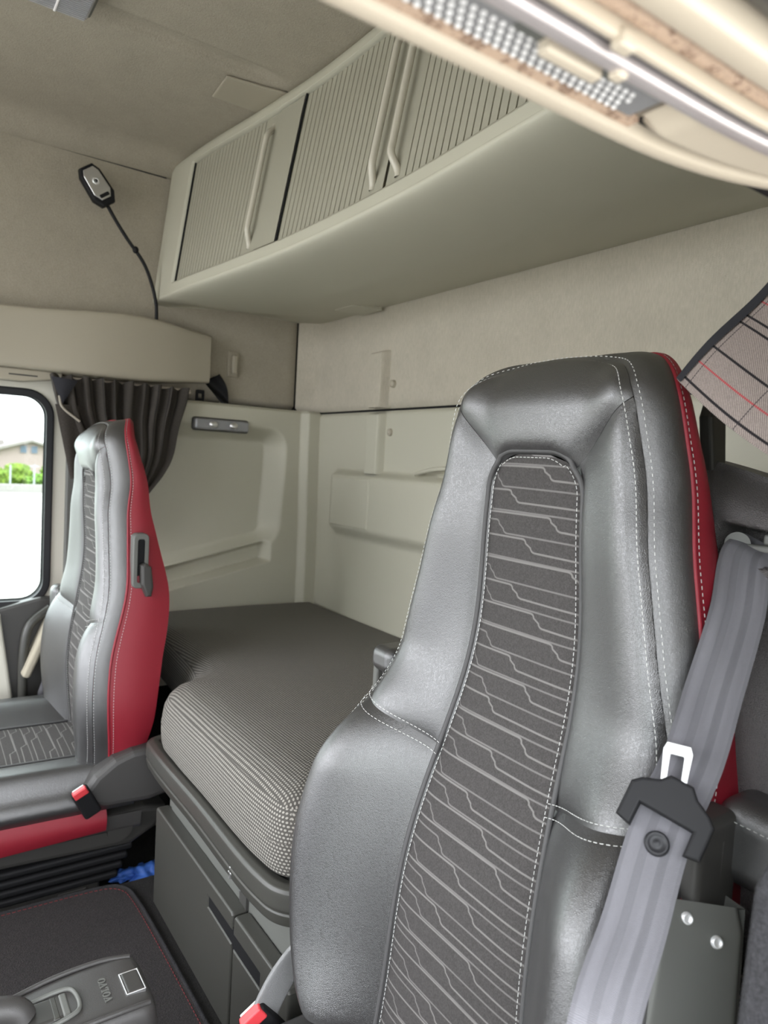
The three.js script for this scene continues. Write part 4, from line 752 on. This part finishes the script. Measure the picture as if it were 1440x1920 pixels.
// ---------------------------------------------------------------- loose things
{
  // curtain corner hanging beside the near seat
  const A = V([0.826, 1.150, -0.640]), Bt = V([0.875, 1.268, -0.735]), D = V([0.960, 1.075, -0.590]);
  const su = D.clone().sub(A), sv = Bt.clone().sub(A);
  const f = (off) => (u, v) => { const p = A.clone().addScaledVector(su, u * 1.25).addScaledVector(sv, v * 1.15); const n = su.clone().cross(sv).normalize(); p.addScaledVector(n, off + 0.007 * Math.sin(u * 4.2 + v * 1.2) + 0.003 * Math.sin(v * 7 + u)); p.y -= 0.012 * Math.sin(Math.PI * u) * (1 - v); return [p.x, p.y, p.z]; };
  const cl = thing('plaid_curtain', 'grey plaid curtain corner with red lines beside the near seat', 'curtain', [0.9, 1.05, -0.63]);
  part(cl, 'cloth', [grid(f(0), 50, 50, (u, v) => [u * 0.20 + 0.01, v * 0.17 + 0.012]), grid(f(0.002), 50, 50, (u, v) => [u * 0.20 + 0.01, v * 0.17 + 0.012])], M.plaid, { uv: true });
  part(cl, 'hem_tape', grid((u, v) => f(0.0035)(u * 0.055 * (0.8 + 0.4 * Math.sin(v * 3)), v), 4, 50), M.hem, { label: 'black tape along the hem' });
}
{
  // gear selector box beside the near seat
  const g = thing('gear_selector', 'dark grey gear selector box with lever beside the near seat', 'gear selector', [0.32, 0.2, -0.2]);
  const sec = tab([[-0.300, 0.285], [-0.295, 0.318], [-0.283, 0.328], [-0.24, 0.331], [-0.19, 0.329], [-0.14, 0.322], [-0.05, 0.305], [0.05, 0.29]]);
  part(g, 'case', grid((u, v) => { const z = lerp(-0.300, 0.05, u), k = sm(0, 0.06, u), yt = sec(z), hw = 0.062 * (0.7 + 0.3 * Math.sqrt(k)); const a = v * Math.PI * 2, e = 0.28, f = (q) => Math.sign(q) * Math.abs(q) ** e; return [0.312 + hw * f(Math.cos(a)), lerp(0.21, yt, (f(Math.sin(a)) + 1) / 2), z]; }, 60, 64), M.plastic);
  for (const sg of [-1, 1]) part(g, 'side_rib', tube([[0.312 + sg * 0.050, 0.326, -0.285], [0.312 + sg * 0.054, 0.330, -0.25], [0.312 + sg * 0.054, 0.329, -0.19], [0.312 + sg * 0.052, 0.322, -0.14], [0.312 + sg * 0.046, 0.306, -0.05]], 0.0035, 40, 8), M.plastic);
  part(g, 'button', rbox(0.300, 0.341, 0.327, 0.3335, -0.284, -0.262, 0.003), M.charcoal, { label: 'square button' });
  part(g, 'button_rim', [rbox(0.2985, 0.3005, 0.327, 0.333, -0.286, -0.260, 0.001), rbox(0.3405, 0.3425, 0.327, 0.333, -0.286, -0.260, 0.001), rbox(0.2985, 0.3425, 0.327, 0.333, -0.286, -0.284, 0.001), rbox(0.2985, 0.3425, 0.327, 0.333, -0.262, -0.260, 0.001)], M.silver);
  part(g, 'gate', rbox(0.292, 0.338, 0.31, 0.3295, -0.198, -0.06, 0.006), M.charcoal);
  part(g, 'gate_rim', tube([[0.288, 0.322, -0.13], [0.289, 0.3305, -0.185], [0.295, 0.332, -0.200], [0.335, 0.332, -0.203], [0.342, 0.3305, -0.190], [0.342, 0.322, -0.13]], 0.003, 60, 8), M.greyPanel);
  for (let i = 0; i < 5; i++) part(g, 'gate_slat', rbox(0.294, 0.337, 0.321 - i * 0.001, 0.331 - i * 0.0012, -0.194 + i * 0.012, -0.184 + i * 0.012, 0.003), i % 2 ? M.greyTrim : M.greyPanel);
  part(g, 'lever', tube([[0.312, 0.325, -0.142], [0.309, 0.337, -0.135], [0.305, 0.345, -0.11], [0.300, 0.35, -0.06], [0.296, 0.35, 0.0]], 0.016, 40, 14), M.plastic);
  const font = await new FontLoader().loadAsync('fonts/droid/droid_serif_bold.typeface.json'), sans = await new FontLoader().loadAsync('fonts/droid/droid_sans_bold.typeface.json');
  // lettering reads from the driver's seat: letters run towards -x, their tops point forwards
  const word = (txt, fnt, size, x, y, z, depth) => { const t = new TextGeometry(txt, { font: fnt, size, depth, curveSegments: 4 }); t.computeBoundingBox(); t.translate(-t.boundingBox.max.x / 2, 0, 0); t.applyMatrix4(new THREE.Matrix4().makeBasis(V([-1, 0, 0]), V([0, 0, 1]), V([0, 1, 0]))); t.translate(x, y, z); return t; };
  part(g, 'lettering', word('VOLVO', font, 0.0095, 0.318, 0.3305, -0.243, 0.0016), M.greyPanel, { label: 'raised letters on the top' });
  part(g, 'gear_letters', ['M', 'A', 'N', 'R'].map((c, i) => word(c, sans, 0.0075, 0.3525, 0.3275 - i * 0.002, -0.205 + i * 0.020, 0.0012)), M.thread, { label: 'white gear letters beside the gate' });
}
{
  // floor mat
  const out = [[-0.325, -0.18], [-0.318, -0.385], [-0.31, -0.415], [-0.29, -0.433], [-0.26, -0.440], [0.30, -0.448], [0.42, -0.448], [0.42, 0.5], [-0.325, 0.5]];
  const sh = new THREE.Shape(); out.forEach(([x, z], i) => i ? sh.lineTo(x, -z) : sh.moveTo(x, -z));
  const mat = thing('floor_mat', 'dark brown carpet mat with stitched edge between the seats', 'mat', [0.05, 0.0755, 0]);
  part(mat, 'pile', new THREE.ExtrudeGeometry(sh, { depth: 0.006, bevelEnabled: true, bevelSize: 0.003, bevelThickness: 0.002, bevelSegments: 2 }).rotateX(-Math.PI / 2).translate(0, 0.0775, 0), M.mat);
  part(mat, 'binding', tube(out.slice(0, 7).map(([x, z]) => [x, 0.083, z]), 0.0045, 120, 8), M.darkFelt);
  part(mat, 'edge_stitching', stitches(new THREE.CatmullRomCurve3(out.slice(0, 7).map(([x, z]) => V([x + 0.010, 0.0862, z + 0.010])), false, 'centripetal').getPoints(200), 0.006, 0.004, 0.0008), M.redThread, { label: 'dark red edge stitching', kind: 'stuff' });
}
{
  // crumpled blue glove
  const bits = []; const c = [-0.44, -0.005, -0.522];
  const blob = (cx, cy, cz, r, sc, sd) => { const g = new THREE.IcosahedronGeometry(r, 4), p = g.attributes.position; for (let i = 0; i < p.count; i++) { const x = p.getX(i) / r, y = p.getY(i) / r, z = p.getZ(i) / r, k = 1 + 0.28 * Math.sin(x * 5 + sd) * Math.sin(y * 6 + sd * 2) + 0.18 * Math.sin(z * 9 + sd * 3 + x * 4); p.setXYZ(i, x * r * k * sc[0], y * r * k * sc[1], z * r * k * sc[2]); } const q = mergeVertices((g.deleteAttribute('uv'), g.deleteAttribute('normal'), g), 1e-5); q.computeVertexNormals(); q.translate(cx, cy, cz); return q; };
  bits.push(blob(c[0], c[1] + 0.012, c[2], 0.036, [1.1, 0.75, 1.0], 1.2), blob(c[0] - 0.02, c[1] + 0.018, c[2] + 0.05, 0.022, [0.8, 0.6, 1.5], 3.1), blob(c[0] + 0.03, c[1] - 0.005, c[2] - 0.015, 0.020, [1.5, 0.6, 0.8], 2.1));
  for (let i = 0; i < 3; i++) bits.push(tube([[c[0] + 0.01, c[1] + 0.01, c[2] + 0.03 - i * 0.02], [c[0] + 0.035, c[1] + 0.005, c[2] + 0.03 - i * 0.024], [c[0] + 0.055, c[1] - 0.018, c[2] + 0.022 - i * 0.022]], 0.0085, 16, 8));
  single('glove', 'crumpled bright blue rubber glove on the floor', 'glove', bits, M.blue);
}
{
  // tan bag beyond the passenger seat and dark cloth below it
  single('tan_strap_bag', 'tan cloth bag with flap behind the passenger seat edge', 'bag', [(() => { const g = rbox(-0.035, 0.035, -0.09, 0.09, -0.012, 0.012, 0.01, 4); g.rotateX(-0.40); g.translate(-0.978, 0.47, -0.350); return g; })(), rbox(-1.0, -0.955, 0.385, 0.435, -0.42, -0.37, 0.015, 4)], M.tan);
}
// ---------------------------------------------------------------- outdoors, seen through the passenger window
{
  struct('ground', box(-39, 60, -1.45, -1.4, -80, 80), M.road, 'pale concrete yard outside', { category: 'ground' });
  struct('field', box(-200, -39, -4.05, -4.0, -150, 150), M.leafA, 'lower green ground beyond the yard wall', { category: 'ground' });
  struct('yard_wall', rbox(-39.4, -39, -4.0, -0.98, -60, 60, 0.03), M.stone, 'low stone wall along the yard edge', { category: 'wall' });
  const h = thing('house', 'pale pink house with gabled roof beyond the yard', 'house', [-58, -4, -8]);
  const x0 = -56, gz = -8.25, gy = 1.42;
  part(h, 'wall', plateX([[gz + 5.5, -4], [gz + 5.5, -0.35], [gz, gy - 0.15], [gz - 4.2, -0.0], [gz - 4.2, -4]], [], x0, x0 - 8), M.house);
  part(h, 'roof', [plateX([[gz + 6.1, -0.42], [gz, gy + 0.06], [gz, gy - 0.14], [gz + 6.1, -0.62]], [], x0 + 0.5, x0 - 8.4), plateX([[gz, gy + 0.06], [gz - 4.8, -0.02], [gz - 4.8, -0.22], [gz, gy - 0.14]], [], x0 + 0.5, x0 - 8.4)], M.roofTile);
  part(h, 'chimney', box(x0 - 3, x0 - 2.2, 0.6, 1.35, gz + 1.5, gz + 2.7), M.roofTile);
  for (const z of [-8.45, -7.75]) { const w = part(h, 'window', rbox(x0 - 0.05, x0 + 0.06, 0.42, 1.02, z - 0.25, z + 0.25, 0.02), M.house); part(w, 'pane', box(x0 + 0.06, x0 + 0.08, 0.47, 0.97, z - 0.2, z + 0.2), M.pane); }
  const tree = (x, z, y, r, mat, lbl) => {
    const t = thing('tree', lbl, 'tree', [x, -4, z], 'trees behind the yard wall');
    const g = new THREE.IcosahedronGeometry(1, 12), p = g.attributes.position;
    for (let i = 0; i < p.count; i++) { const a = p.getX(i), b = p.getY(i), c = p.getZ(i), k = 1 + 0.16 * Math.sin(a * 5 + x) * Math.sin(b * 6 + z) + 0.10 * Math.sin(c * 13 + a * 7) * Math.sin(b * 12) + 0.05 * Math.sin(a * 31) * Math.sin(c * 29 + b * 17); p.setXYZ(i, a * k * r, b * k * r * 0.9, c * k * r); }
    g.computeVertexNormals(); g.translate(x, y, z); part(t, 'crown', g, mat);
    part(t, 'trunk', tube([[x, -4, z], [x + 0.05, y - r, z], [x, y, z]], 0.12, 8, 8), M.bark);
  };
  tree(-47, -4.0, -0.45, 1.1, M.leafA, 'tall green tree at the left edge of the window view');
  tree(-44, -5.85, -0.7, 0.72, M.leafB, 'rounded light green bush before the pink house');
  tree(-41.5, -6.5, -0.95, 0.50, M.leafA, 'small green bush beside the thin poles');
  tree(-46, -8.3, -0.55, 0.85, M.leafB, 'yellow green bush by the rubber window frame');
  tree(-43, -4.75, -0.85, 0.55, M.leafB, 'low light green shrub left of the rounded bush');
  tree(-42, -7.75, -0.9, 0.5, M.leafB, 'low yellow green shrub under the house gable');
  tree(-72, -4.6, 0.4, 1.9, M.leafA, 'dark green tree rising behind the house roof');
  for (const [z, hgt, lbl] of [[-4.9, 0.0, 'thin pale fence pole furthest from the window frame'], [-6.0, 0.05, 'thin pale fence pole with crossbar before the bushes'], [-6.75, 0.5, 'tall pale fence pole nearest the window frame']]) single('fence_pole', lbl, 'pole', [tube([[-39.2, -0.98, z], [-39.2, hgt, z]], 0.045, 4, 8), ...(hgt === 0.05 ? [box(-39.24, -39.16, -0.06, 0.0, z - 0.22, z + 0.22)] : [])], M.pole);
}
renderer.render(scene, camera);
